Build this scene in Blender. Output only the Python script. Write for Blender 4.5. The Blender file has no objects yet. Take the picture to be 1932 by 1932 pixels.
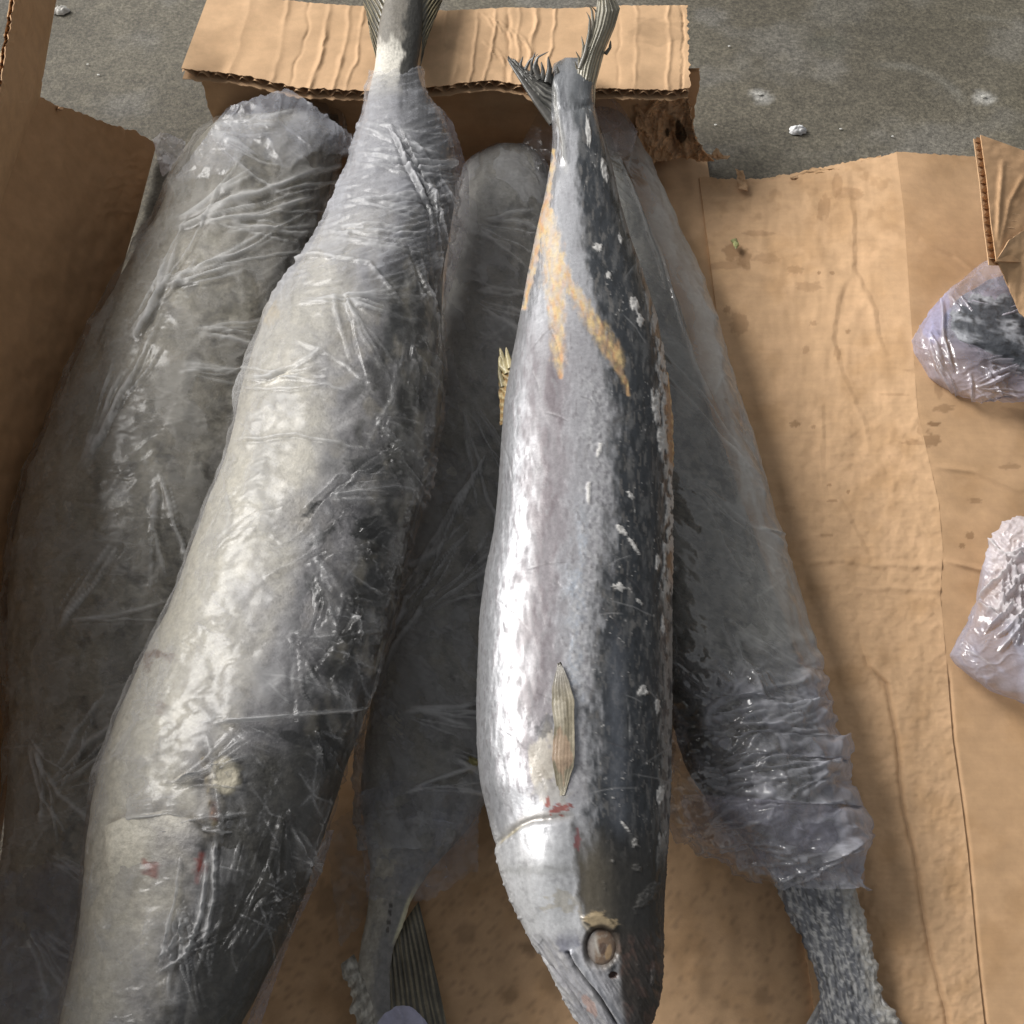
import bpy, math
import numpy as np

# ------------------------------------------------------------------ camera, light, exposure
S = bpy.context.scene
COL = S.collection
CAM_H, DEP, FOV = 0.80, math.radians(58.0), math.radians(50.0)
W = 1932.0
F = (W / 2) / math.tan(FOV / 2)
cam_d = bpy.data.cameras.new('camera')
cam_d.sensor_fit = 'HORIZONTAL'
cam_d.angle = FOV
cam_d.clip_start, cam_d.clip_end = 0.02, 200
cam = bpy.data.objects.new('camera', cam_d)
COL.objects.link(cam)
cam.location = (0, 0, CAM_H)
cam.rotation_euler = (math.radians(90) - DEP, 0, 0)
S.camera = cam

SUN_EL, SUN_AZ = math.radians(35), math.radians(-62)     # azimuth measured from +Y (away from the camera) towards +X
sd = bpy.data.lights.new('sun', 'SUN')
sd.energy, sd.angle, sd.color = 3.0, math.radians(34), (1.0, 0.975, 0.94)
sun = bpy.data.objects.new('sun', sd)
COL.objects.link(sun)
sun.location = (-2, 2, 3)
to_sun = (math.sin(SUN_AZ) * math.cos(SUN_EL), math.cos(SUN_AZ) * math.cos(SUN_EL), math.sin(SUN_EL))
sun.rotation_euler = (math.pi / 2 - SUN_EL, 0, math.pi - SUN_AZ)
wd = bpy.data.worlds.new('World')
S.world = wd
wd.use_nodes = True
nt = wd.node_tree
sky = nt.nodes.new('ShaderNodeTexSky')
sky.sky_type = 'NISHITA'
sky.sun_disc = False
sky.sun_elevation = SUN_EL
sky.sun_rotation = SUN_AZ
sky.dust_density = 4.0
hs = nt.nodes.new('ShaderNodeHueSaturation')
hs.inputs['Saturation'].default_value = 0.12
nt.links.new(sky.outputs[0], hs.inputs['Color'])
nt.links.new(hs.outputs[0], nt.nodes['Background'].inputs[0])
nt.nodes['Background'].inputs[1].default_value = 0.068
S.view_settings.view_transform = 'Standard'
S.view_settings.look = 'None'
S.view_settings.gamma = 1
S.view_settings.exposure = 0.42
S.cycles.transparent_max_bounces = 24
S.cycles.max_bounces = 10
S.cycles.use_denoising = True

# ------------------------------------------------------------------ projection between the picture plane and the place
cD, sD = math.cos(DEP), math.sin(DEP)


def unz(px, py, z):
    """the point at height z on the sight line through pixel (px, py) of a 1932 px wide frame"""
    px, py, z = np.broadcast_arrays(np.asarray(px, float), np.asarray(py, float), np.asarray(z, float))
    dx, du = (px - W / 2) / F, (W / 2 - py) / F
    dy, dz = cD + sD * du, -sD + cD * du
    t = (z - CAM_H) / dz
    return np.stack([dx * t, dy * t, z], -1)


def depth(py, z):
    du = (W / 2 - np.asarray(py, float)) / F
    return (z - CAM_H) / (-sD + cD * du)


# ------------------------------------------------------------------ noise
_ct = np.cos(np.arange(256) * 2 * np.pi / 256)
_st = np.sin(np.arange(256) * 2 * np.pi / 256)


def _h(x, y, s):
    x = x.astype(np.int64).astype(np.uint32)
    y = y.astype(np.int64).astype(np.uint32)
    h = x * np.uint32(374761393) + y * np.uint32(668265263) + np.uint32((s * 2246822519) & 0xffffffff)
    h = (h ^ (h >> np.uint32(13))) * np.uint32(1274126177)
    h = (h ^ (h >> np.uint32(15))) * np.uint32(2246822519)
    return h ^ (h >> np.uint32(16))


def gn(x, y, seed=0):
    x, y = np.broadcast_arrays(np.asarray(x, float), np.asarray(y, float))
    xi, yi = np.floor(x), np.floor(y)
    fx, fy = x - xi, y - yi
    u = fx * fx * fx * (fx * (fx * 6 - 15) + 10)
    v = fy * fy * fy * (fy * (fy * 6 - 15) + 10)

    def g(ax, ay):
        k = _h(xi + ax, yi + ay, seed) & np.uint32(255)
        return _ct[k] * (fx - ax) + _st[k] * (fy - ay)
    a = g(0, 0) * (1 - u) + g(1, 0) * u
    b = g(0, 1) * (1 - u) + g(1, 1) * u
    return (a * (1 - v) + b * v) * 1.5


def fbm(x, y, o=4, seed=0, gain=0.5):
    r, a, f, n = 0, 1.0, 1.0, 0
    for i in range(o):
        r = r + a * gn((.8 * x + .6 * y) * f + 17.3 * i, (.8 * y - .6 * x) * f - 9.1 * i, seed + i * 31) if i % 2 == 0 else r + a * gn((.45 * x - .893 * y) * f + 17.3 * i, (.45 * y + .893 * x) * f - 9.1 * i, seed + i * 31)
        n += a
        a *= gain
        f *= 2.03
    return r / n * 1.3


def ridge(x, y, o=3, seed=0, k=2.0, gain=0.5):
    r, a, f, n = 0, 1.0, 1.0, 0
    for i in range(o):
        r = r + a * np.clip(1 - np.abs(gn(x * f + 5.7 * i, y * f + 3.3 * i, seed + i * 17)) * 1.6, 0, 1) ** k
        n += a
        a *= gain
        f *= 2.1
    return r / n


def tri(x, y, seed=0):
    """random heights on a triangle lattice, linear in between: flat facets with straight creases; also how near a crease is"""
    xi, yi = np.floor(x), np.floor(y)
    fx, fy = x - xi, y - yi

    def r(ax, ay):
        return (_h(xi + ax, yi + ay, seed) & np.uint32(65535)).astype(float) / 32767.5 - 1
    a, b, c, d = r(0, 0), r(1, 0), r(0, 1), r(1, 1)
    up = fx > fy
    v = np.where(up, a + (b - a) * fx + (d - b) * fy, a + (c - a) * fy + (d - c) * fx)
    e = np.minimum(np.minimum(np.minimum(fx, 1 - fx), np.minimum(fy, 1 - fy)), np.abs(fx - fy) * .7)
    return v, e


def facet(x, y, seed=0):
    w1, _ = tri((.83 * x + .55 * y) * .63, (.83 * y - .55 * x) * .63, seed + 1)
    w2, _ = tri((.40 * x - .92 * y) * .71, (.40 * y + .92 * x) * .71, seed + 2)
    return tri(.94 * x + .34 * y + .55 * w1, .94 * y - .34 * x + .55 * w2, seed + 3)


def sm(a, b, x):
    t = np.clip((x - a) / (b - a), 0, 1)
    return t * t * (3 - 2 * t)


def mixc(c, d, m):
    """blend colour arrays"""
    c = np.asarray(c, float)
    d = np.asarray(d, float)
    return c + (d - c) * np.asarray(m)[..., None]


def dpoly(U, V, pts):
    """distance to a polyline and position 0..1 along it"""
    best = np.full(U.shape, 1e9)
    tt = np.zeros(U.shape)
    n = len(pts) - 1
    for i in range(n):
        (x0, y0), (x1, y1) = pts[i][:2], pts[i + 1][:2]
        dx, dy = x1 - x0, y1 - y0
        L = dx * dx + dy * dy + 1e-9
        t = np.clip(((U - x0) * dx + (V - y0) * dy) / L, 0, 1)
        d = np.hypot(U - x0 - t * dx, V - y0 - t * dy)
        m = d < best
        best = np.where(m, d, best)
        tt = np.where(m, (i + t) / n, tt)
    return best, tt


def fold(U, V, pts, w, taper=True):
    d, t = dpoly(U, V, pts)
    r = np.clip(1 - d / w, 0, 1) ** 1.5
    if taper:
        r = r * np.clip(np.minimum(t, 1 - t) * 5, 0, 1) ** 0.6
    return r


def blob(U, V, x, y, rx, ry=None, seed=0, rag=0.35, ang=0.0):
    ry = ry or rx
    c, s = math.cos(ang), math.sin(ang)
    du, dv = (U - x), (V - y)
    a, b = (du * c + dv * s) / rx, (-du * s + dv * c) / ry
    q = np.hypot(a, b) + rag * fbm(U / (rx * .7), V / (ry * .7), 3, seed)
    return 1 - sm(0.75, 1.05, q)


# ------------------------------------------------------------------ meshes
def normals(P):
    du = np.gradient(P, axis=1)
    dv = np.gradient(P, axis=0)
    n = np.cross(du, dv)
    n /= np.linalg.norm(n, axis=-1, keepdims=True) + 1e-12
    return n


def raw(name, verts, faces, mat, parent=None, attrs=None, smooth=True):
    me = bpy.data.meshes.new(name)
    verts = np.ascontiguousarray(verts, dtype=np.float32).reshape(-1, 3)
    faces = np.asarray(faces, dtype=np.int32)
    k = faces.shape[1]
    me.vertices.add(len(verts))
    me.vertices.foreach_set('co', verts.ravel())
    me.loops.add(faces.size)
    me.loops.foreach_set('vertex_index', faces.ravel())
    me.polygons.add(len(faces))
    me.polygons.foreach_set('loop_start', np.arange(0, faces.size, k, dtype=np.int32))
    me.polygons.foreach_set('use_smooth', np.full(len(faces), smooth))
    me.update(calc_edges=True)
    for an, av in (attrs or {}).items():
        av = np.asarray(av, dtype=np.float32)
        if an == 'Col':
            c = np.ones((len(verts), 4), np.float32)
            c[:, :3] = np.clip(av.reshape(-1, 3), 0, 1)
            at = me.attributes.new('Col', 'FLOAT_COLOR', 'POINT')
            at.data.foreach_set('color', c.ravel())
        else:
            at = me.attributes.new(an, 'FLOAT', 'POINT')
            at.data.foreach_set('value', np.broadcast_to(av, (len(verts),)).ravel() if av.ndim == 0 else av.ravel())
    me.materials.append(mat)
    ob = bpy.data.objects.new(name, me)
    COL.objects.link(ob)
    if parent is not None:
        ob.parent = parent
        ob.matrix_parent_inverse = parent.matrix_world.inverted()
    return ob


def gfaces(nv, nu, closed=False):
    i = np.arange(nv * nu).reshape(nv, nu)
    if closed:
        i = np.concatenate([i, i[:, :1]], 1)
    return np.stack([i[:-1, :-1], i[:-1, 1:], i[1:, 1:], i[1:, :-1]], -1).reshape(-1, 4)


def grid(name, P, mat, parent=None, attrs=None, closed=False, flip=False):
    f = gfaces(P.shape[0], P.shape[1], closed)
    if flip:
        f = f[:, ::-1]
    return raw(name, P, f, mat, parent, attrs)


def slab(name, P, t, mat, parent=None, attrs=None):
    """a sheet with a closed rim, t thick below its upper face P"""
    n = normals(P)
    n = np.where((n[..., 2:3] < 0), -n, n)
    nv, nu = P.shape[:2]
    Q = P - n * t
    top, low = P.reshape(-1, 3), Q.reshape(-1, 3)
    i = np.arange(nv * nu).reshape(nv, nu)
    rim = np.concatenate([i[0][:-1], i[:, -1][:-1], i[-1][::-1][:-1], i[:, 0][::-1][:-1]])
    k, b0 = len(rim), 2 * nv * nu
    ra = b0 + np.arange(k)
    rb = ra + k
    sides = np.stack([ra, np.roll(ra, -1), np.roll(rb, -1), rb], -1)
    fs = [gfaces(nv, nu)[:, ::-1], gfaces(nv, nu) + nv * nu, sides]
    at = {}
    for kk, v in (attrs or {}).items():
        v = np.asarray(v, float)
        v = v.reshape(nv * nu, 3) if kk == 'Col' else np.broadcast_to(v, (nv, nu)).reshape(-1)
        at[kk] = np.concatenate([v, v, v[rim], v[rim]])
    return raw(name, np.concatenate([top, low, top[rim], low[rim]]), np.concatenate(fs), mat, parent, at)


def curve(pts, n):
    """n points evenly spread (by index length) on a polyline of any dimension, corners softened"""
    p = np.asarray(pts, float)
    L = np.r_[0, np.cumsum(np.linalg.norm(np.diff(p[:, :2], axis=0), axis=1))]
    t = np.linspace(0, L[-1], n)
    return np.stack([np.interp(t, L, p[:, k]) for k in range(p.shape[1])], -1)


def ruled(top, bot, nu, nv, rag=0.0, seed=1, ragt=None, smooth=0):
    """chart grid between two polylines of (px, py, z); returns U, V, Z"""
    a, b = curve(top, nu), curve(bot, nu)
    if smooth:
        k = np.ones(2 * smooth + 1) / (2 * smooth + 1)
        for q in (a, b):
            for c in range(3):
                q[:, c] = np.convolve(np.pad(q[:, c], smooth, 'edge'), k, 'valid')
    s = np.linspace(0, 1, nv)[:, None, None]
    G = a[None] * (1 - s) + b[None] * s
    if rag:
        u = np.arange(nu) * 1.0
        e0 = rag * fbm(a[:, 0] / 14, a[:, 1] / 14, 4, seed)
        G[..., 1] += e0[None] * (1 - s[..., 0]) ** 6
        e1 = (rag if ragt is None else ragt) * fbm(b[:, 0] / 14, b[:, 1] / 14, 4, seed + 5)
        G[..., 1] += e1[None] * s[..., 0] ** 6
    return G[..., 0], G[..., 1], G[..., 2]


# ------------------------------------------------------------------ materials
def nodes(name):
    m = bpy.data.materials.new(name)
    m.use_nodes = True
    t = m.node_tree
    p = t.nodes['Principled BSDF']
    return m, t, p


def attr(t, n):
    a = t.nodes.new('ShaderNodeAttribute')
    a.attribute_name = n
    return a


def noise(t, scale, detail=4.0, rough=0.6, vec=None, dist=0.0):
    n = t.nodes.new('ShaderNodeTexNoise')
    n.inputs['Scale'].default_value = scale
    n.inputs['Detail'].default_value = detail
    n.inputs['Roughness'].default_value = rough
    n.inputs['Distortion'].default_value = dist
    if vec is None:
        vec = t.nodes.new('ShaderNodeTexCoord').outputs['Object']
    t.links.new(vec, n.inputs['Vector'])
    return n


def bump(t, h, strength, dist, nrm=None):
    b = t.nodes.new('ShaderNodeBump')
    b.inputs['Strength'].default_value = strength
    b.inputs['Distance'].default_value = dist
    t.links.new(h, b.inputs['Height'])
    if nrm is not None:
        t.links.new(nrm, b.inputs['Normal'])
    return b


def ramp(t, fac, stops):
    r = t.nodes.new('ShaderNodeValToRGB')
    e = r.color_ramp.elements
    while len(e) < len(stops):
        e.new(0.5)
    for k, (p, c) in zip(e, stops):
        k.position = p
        k.color = (c, c, c, 1) if not hasattr(c, '__len__') else (*c, 1)
    t.links.new(fac, r.inputs[0])
    return r


def mul(t, a, b, fac=1.0, mode='MULTIPLY'):
    m = t.nodes.new('ShaderNodeMix')
    m.data_type = 'RGBA'
    m.blend_type = mode
    m.inputs[0].default_value = fac
    t.links.new(a, m.inputs[6])
    t.links.new(b, m.inputs[7])
    return m.outputs[2]


def coloured(name, rough=0.5, scale=220, var=(0.75, 1.2), bs=0.25, bd=0.001, spec=0.5, coat=0.0, use_r=False, use_m=False, sheen=0.0, fine=None):
    m, t, p = nodes(name)
    a = attr(t, 'Col')
    n = noise(t, scale, 5, 0.65)
    r = ramp(t, n.outputs[0], [(0.25, var[0]), (0.75, var[1])])
    c = mul(t, a.outputs['Color'], r.outputs[0])
    t.links.new(c, p.inputs['Base Color'])
    p.inputs['Roughness'].default_value = rough
    p.inputs['Specular IOR Level'].default_value = spec
    p.inputs['Coat Weight'].default_value = coat
    p.inputs['Coat Roughness'].default_value = 0.12
    if use_r:
        t.links.new(attr(t, 'Rgh').outputs['Fac'], p.inputs['Roughness'])
    if use_m:
        t.links.new(attr(t, 'Met').outputs['Fac'], p.inputs['Metallic'])
    n2 = noise(t, fine or scale * 2.3, 4, 0.6)
    b = bump(t, n2.outputs[0], bs, bd)
    t.links.new(b.outputs[0], p.inputs['Normal'])
    if coat:
        t.links.new(b.outputs[0], p.inputs['Coat Normal'])
    return m


M_CARD = coloured('cardboard', 0.82, 60, (0.86, 1.1), 0.25, 0.0006, 0.25, fine=600)
M_KRAFT = coloured('torn_cardboard', 0.9, 150, (0.75, 1.2), 0.5, 0.0012, 0.15, fine=500)
M_SKIN = coloured('fish_skin', 0.35, 330, (0.80, 1.18), 0.16, 0.0006, 0.35, coat=0.10, use_r=True, use_m=True, fine=650)
M_FROST = coloured('frosted_skin', 0.55, 240, (0.7, 1.25), 0.5, 0.0012, 0.4, use_r=True, fine=520)
M_FIN = coloured('fish_fin', 0.4, 300, (0.7, 1.25), 0.3, 0.0006, 0.5, coat=0.3, fine=500)
M_EYE = coloured('fish_eye', 0.30, 260, (0.8, 1.15), 0.15, 0.0005, 0.6, coat=0.8, fine=300)
M_BIT = coloured('scrap', 0.6, 300, (0.8, 1.15), 0.4, 0.001, 0.4)


def film_material(name, rough=0.16, gloss=1.0):
    m, t, p = nodes(name)
    out = t.nodes['Material Output']
    a, al = attr(t, 'Col'), attr(t, 'Alp')
    n = noise(t, 180, 5, 0.65)
    r = ramp(t, n.outputs[0], [(0.3, 0.85), (0.7, 1.12)])
    mm = t.nodes.new('ShaderNodeMath')
    mm.operation = 'MULTIPLY'
    mm.use_clamp = True
    t.links.new(al.outputs['Fac'], mm.inputs[0])
    t.links.new(r.outputs[0], mm.inputs[1])
    n2 = noise(t, 110, 5, 0.7, dist=1.5)
    b = bump(t, n2.outputs[0], 0.03, 0.0020)
    t.links.new(a.outputs['Color'], p.inputs['Base Color'])
    p.inputs['Roughness'].default_value = 0.45
    p.inputs['Specular IOR Level'].default_value = 0.25
    t.links.new(b.outputs[0], p.inputs['Normal'])
    tr = t.nodes.new('ShaderNodeBsdfTransparent')
    tr.inputs[0].default_value = (0.95, 0.95, 0.95, 1)
    gl = t.nodes.new('ShaderNodeBsdfGlossy')
    gl.inputs['Roughness'].default_value = rough
    t.links.new(b.outputs[0], gl.inputs['Normal'])
    fr = t.nodes.new('ShaderNodeLayerWeight')
    t.links.new(b.outputs[0], fr.inputs['Normal'])
    fp = t.nodes.new('ShaderNodeMath')
    fp.operation = 'POWER'
    fp.inputs[1].default_value = 4.0
    t.links.new(fr.outputs['Facing'], fp.inputs[0])
    fm = t.nodes.new('ShaderNodeMath')
    fm.operation = 'MULTIPLY_ADD'
    fm.use_clamp = True
    fm.inputs[1].default_value = 0.5
    fm.inputs[2].default_value = 0.026 * gloss
    t.links.new(fp.outputs[0], fm.inputs[0])
    m1 = t.nodes.new('ShaderNodeMixShader')
    t.links.new(fm.outputs[0], m1.inputs[0])
    t.links.new(tr.outputs[0], m1.inputs[1])
    t.links.new(gl.outputs[0], m1.inputs[2])
    tl = t.nodes.new('ShaderNodeBsdfTranslucent')
    t.links.new(a.outputs['Color'], tl.inputs[0])
    m0 = t.nodes.new('ShaderNodeMixShader')
    m0.inputs[0].default_value = 0.35
    t.links.new(p.outputs[0], m0.inputs[1])
    t.links.new(tl.outputs[0], m0.inputs[2])
    m2 = t.nodes.new('ShaderNodeMixShader')
    t.links.new(mm.outputs[0], m2.inputs[0])
    t.links.new(m1.outputs[0], m2.inputs[1])
    t.links.new(m0.outputs[0], m2.inputs[2])
    t.links.new(m2.outputs[0], out.inputs[0])
    return m


M_FILM = film_material('plastic_film', 0.22)
M_GLOSSY = film_material('glossy_film', 0.09, 5.5)


def thing(name, label, cat, loc, group=None):
    o = bpy.data.objects.new(name, None)
    o.empty_display_size = 0.05
    COL.objects.link(o)
    o.location = loc
    o['label'], o['category'] = label, cat
    if group:
        o['group'] = group
    bpy.context.view_layer.update()
    return o


def tag(o, label, cat, group=None):
    o['label'], o['category'] = label, cat
    if group:
        o['group'] = group


# ------------------------------------------------------------------ concrete floor
def axis(a, b, n, lo, hi):
    return np.r_[np.linspace(lo, a, 12)[:-1], np.linspace(a, b, n), np.linspace(b, hi, 12)[1:]]


gx, gy = axis(-0.9, 1.1, 360, -20, 20), axis(0.45, 1.5, 220, -20, 20)
GX, GY = np.meshgrid(gx, gy)
gz = 0.0006 * fbm(GX * 9, GY * 9, 3, 4) - 0.001
gcol = mixc(np.broadcast_to([0.150, 0.134, 0.100], GX.shape + (3,)), [0.105, 0.092, 0.067], sm(-.25, .45, fbm(GX * 2.2, GY * 2.2, 4, 8)))
gcol = mixc(gcol, [0.175, 0.165, 0.145], 0.6 * sm(.05, .5, fbm(GX * 9, GY * 9, 4, 18)))
gcol = mixc(gcol, [0.080, 0.069, 0.043], 0.8 * sm(0.25, 0.85, GX + 0.5 * fbm(GX * 3, GY * 3, 3, 5)) * sm(.75, 1.15, GY))


def gpt(px, py):
    return unz(px, py, 0.0)


for (px, py, rx, ry, a0, a1, k) in ((1690, 195, .075, .07, 0.1, 1.6, .45), (1730, 395, .085, .055, 0.4, 2.0, .5), (1850, 90, .08, .06, .6, 1.7, .3)):
    c = gpt(px, py)
    ang = np.arctan2((GY - c[1]) / ry, (GX - c[0]) / rx)
    rr = np.hypot((GX - c[0]) / rx, (GY - c[1]) / ry)
    m = np.exp(-((rr - 1) / .09) ** 2) * sm(a0 - .3, a0 + .2, ang) * (1 - sm(a1 - .2, a1 + .3, ang)) * (0.6 + .5 * fbm(GX * 40, GY * 40, 2, 3))
    gcol = mixc(gcol, [0.21, 0.20, 0.17], np.clip(m * k * 1.5, 0, 1))
for (px, py, r, c, k) in ((1435, 180, .016, (.42, .41, .38), .8), (1858, 183, .017, (.42, .41, .38), .7), (1560, 80, .03, (.09, .085, .065), .8), (1340, 30, .03, (.18, .17, .15), .6),
                          (1660, 55, .05, (.09, .08, .06), .6), (1250, 2, .02, (.1, .09, .07), .5)):
    q = gpt(px, py)
    m = 1 - sm(.3, 1.0, np.hypot(GX - q[0], (GY - q[1])) / r + .5 * fbm(GX * 60, GY * 60, 3, 77))
    gcol = mixc(gcol, c, np.clip(m * k, 0, 1))
mg, t, p = nodes('concrete')
ac = attr(t, 'Col')
n1 = noise(t, 55, 8, 0.72)
r1 = ramp(t, n1.outputs[0], [(0.3, 0.68), (0.5, 0.98), (0.72, 1.32)])
n3 = noise(t, 260, 4, 0.7)
r3 = ramp(t, n3.outputs[0], [(0.32, 0.55), (0.5, 0.98), (0.68, 1.55)])
c1 = mul(t, mul(t, ac.outputs['Color'], r1.outputs[0]), r3.outputs[0])
t.links.new(c1, p.inputs['Base Color'])
p.inputs['Roughness'].default_value = 0.75
n4 = noise(t, 420, 5, 0.7)
b = bump(t, n4.outputs[0], 0.6, 0.002)
t.links.new(b.outputs[0], p.inputs['Normal'])
fl = grid('concrete_floor', np.stack([GX, GY, gz], -1), mg, None, {'Col': gcol})
fl['kind'] = 'structure'

# ------------------------------------------------------------------ cardboard box
TAN = np.array([0.56, 0.362, 0.207])


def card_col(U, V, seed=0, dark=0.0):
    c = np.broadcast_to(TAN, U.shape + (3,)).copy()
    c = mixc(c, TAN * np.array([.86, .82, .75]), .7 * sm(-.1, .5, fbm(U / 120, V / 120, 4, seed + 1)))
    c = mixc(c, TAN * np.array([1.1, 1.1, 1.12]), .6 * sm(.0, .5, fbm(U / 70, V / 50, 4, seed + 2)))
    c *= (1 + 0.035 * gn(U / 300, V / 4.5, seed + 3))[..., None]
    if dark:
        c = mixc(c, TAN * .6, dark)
    return c


box = thing('cardboard_box', 'opened brown corrugated cardboard box with torn corners full of frozen fish', 'cardboard box', (0, 0.5, 0))
ZB = 0.006
BASE_L = [(392, 312), (290, 520), (130, 1000), (-60, 2050)]
BASE_R = [(1318, 308), (1345, 520), (1398, 1000), (1560, 2050)]
top_b = [(392, 286, ZB), (1300, 288, ZB), (1332, 288, ZB - .004)]
bot_b = [(-80, 2050, ZB), (1530, 2050, ZB), (1590, 2050, ZB - .004)]
U, V, Z = ruled(top_b, bot_b, 190, 200)
c = card_col(U, V, 11)
for (x, y, r, k) in ((1015, 1740, 26, .5), (1000, 1790, 14, .6), (880, 1760, 20, .4), (1050, 1850, 30, .4), (620, 1700, 30, .5), (1440, 1880, 18, .5), (960, 1880, 16, .5)):
    c = mixc(c, TAN * .42, k * blob(U, V, x, y, r, r * 1.2, int(x)))
c = mixc(c, TAN * .6, .6 * sm(.2, .5, fbm(U / 9, V / 9, 3, 21)) * sm(1500, 1700, V))
Z = Z + 0.0016 * fbm(U / 80, V / 90, 3, 5) + 0.0008 * np.sin(U / 9.0) * sm(-.1, .3, fbm(U / 160, V / 160, 2, 3))
Z = Z - 0.0007 * fold(U, V, [(1364, 1650), (1366, 1800), (1372, 2000)], 6)
slab('box_bottom', unz(U, V, Z), 0.004, M_CARD, box, {'Col': c})

# right side of the box, folded down flat on the floor, ridge along its outer crease
RIDGE = [(1690, 288), (1705, 400), (1716, 560), (1731, 774), (1771, 948), (1779, 1035), (1774, 1123), (1786, 1251), (1797, 1393), (1815, 1520), (1826, 1611), (1844, 1811), (1870, 2050)]
FAR_R = [(1320, 334, .012), (1395, 338, .012), (1450, 336, .016), (1520, 322, .016), (1600, 306, .018), (1660, 297, .03), (1690, 288, .036)]
NEAR_R = [(1556, 2050, .008), (1640, 2050, .010), (1760, 2050, .02), (1872, 2050, .03)]
nu, nv = 300, 700
s = np.linspace(0, 1, nu)
v = np.linspace(0, 1, nv)
rp = np.array(RIDGE, float)
VV = np.zeros((nv, nu))
UU = np.zeros((nv, nu))
far = curve(FAR_R, nu)
rowv = np.linspace(300, 2050, nv)
lx = np.interp(rowv, [300, 520, 1000, 2050], [1319, 1345, 1398, 1560])
rx = np.interp(rowv, rp[:, 1], rp[:, 0])
UU = lx[:, None] + (rx - lx)[:, None] * s[None]
w_ = np.clip((rowv - 300) / 400, 0, 1)[:, None]
VV = rowv[:, None] + (far[:, 1] - 300 + 3.5 * fbm(far[:, 0] / 10, far[:, 0] * 0, 4, 3))[None] * (1 - w_) ** 1.5
U, V = UU, VV
bell = s[None] ** 1.6
RH = np.interp(rowv, [300, 900, 1300, 2050], [.036, .030, .016, .012])
Z = 0.007 + RH[:, None] * (1 - (1 - s[None] ** 1.5) ** 1.3) * (0.9 + .1 * gn(U * 0, V / 300, 3))
Z = Z + 0.0020 * fbm(U / 60, V / 140, 3, 41) * np.clip(s * (1 - s) * 5, 0, 1)[None]
dent = sm(-.3, .6, fbm(U / 26, V / 18, 2, 43)) * sm(1380, 1560, U) * sm(640, 820, V)
Z = Z + 0.0006 * dent
creE = [(1600, 360), (1608, 400), (1609, 509), (1648, 582), (1655, 637), (1671, 673)]
creE2 = [(1609, 509), (1580, 560), (1570, 640), (1586, 704), (1629, 795), (1640, 860)]
creE3 = [(1549, 760), (1549, 894), (1560, 960)]
creE4 = [(1575, 930), (1612, 1000), (1640, 1060)]
creD = [(1593, 1112), (1611, 1166), (1637, 1257), (1671, 1290), (1691, 1393), (1702, 1520), (1728, 1629), (1749, 1775), (1786, 1920), (1800, 2050)]
for pts, k, w in ((creE, .004, 9), (creE2, .003, 8), (creE3, .003, 7), (creE4, .003, 7), ([(1510, 380), (1470, 385), (1420, 392)], .003, 7), ([(1500, 335), (1570, 328), (1660, 312)], .004, 7)):
    uu = U + 3 * fbm(U / 20, V / 20, 2, 9)
    Z = Z + .26 * k * fold(uu, V, pts, w * 2.2) - .16 * k * fold(uu - 9, V, pts, w * 1.4)
uu = U + 2.5 * fbm(U * 0, V / 40, 3, 12)
sideD = np.interp(V, [q[1] for q in creD], [q[0] for q in creD])
Z = Z - .0012 * fold(uu, V, creD, 8, False) * sm(1180, 1260, V) + .0022 * sm(-3, 14, uu - sideD) * (1 - sm(20, 90, uu - sideD)) * sm(1200, 1290, V)
for (y, k) in ((1060, .0012), (1105, .0009)):
    Z = Z + k * np.exp(-((V - y - 6 * gn(U / 60, V * 0, 5) - (U - 1600) * .05) / 6) ** 2) * sm(1480, 1560, U)
c = card_col(U, V, 31)
for (x, y, rx_, ry_, k) in ((1385, 475, 22, 16, .75), (1405, 490, 14, 20, .7), (1448, 485, 26, 12, .4), (1430, 440, 30, 6, .5), (1500, 510, 16, 9, .55), (1525, 540, 26, 10, .5), (1555, 390, 14, 26, .55),
                            (1395, 610, 20, 22, .55), (1372, 585, 8, 8, .7), (1545, 515, 4, 4, .9), (1570, 515, 5, 4, .8), (1535, 610, 8, 5, .6), (1600, 625, 6, 4, .8), (1580, 665, 8, 14, .5), (1520, 660, 7, 10, .55),
                            (1500, 800, 10, 7, .8), (1535, 805, 5, 4, .7), (1570, 945, 12, 3, .7), (1560, 1010, 14, 4, .6), (1480, 960, 20, 8, .4), (1740, 805, 10, 22, .75), (1725, 835, 22, 6, .6), (1730, 700, 22, 6, .5),
                            (1565, 915, 4, 3, .8), (1600, 928, 4, 4, .9), (1370, 500, 40, 9, .5), (1580, 350, 12, 22, .5), (1600, 365, 30, 12, .45), (1690, 745, 30, 3, .4), (1760, 760, 10, 8, .5)):
    c = mixc(c, TAN * np.array([.46, .40, .34]), .75 * k * blob(U, V, x, y, rx_, ry_, int(x + y), .5))
c = mixc(c, TAN * .55, .7 * np.exp(-((uu - sideD) / 4) ** 2) * sm(1230, 1300, V) * (1 - .3 * sm(1600, 1650, V)))  # shade in the crease painted as a dark line
c = mixc(c, TAN * np.array([.70, .66, .6]), .5 * sm(.1, .5, fbm(U / 30, V / 26, 3, 55)) * (1 - sm(300, 620, V)))
c = mixc(c, TAN * 1.15, .5 * np.exp(-((U - rx[:, None]) / 9) ** 2))  # highlight along the ridge painted as a paler band
rw = slab('box_wall', unz(U, V, Z), 0.0035, M_CARD, box, {'Col': c})

rw['label'] = 'creased and stained side lying flat on the floor'
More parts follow.
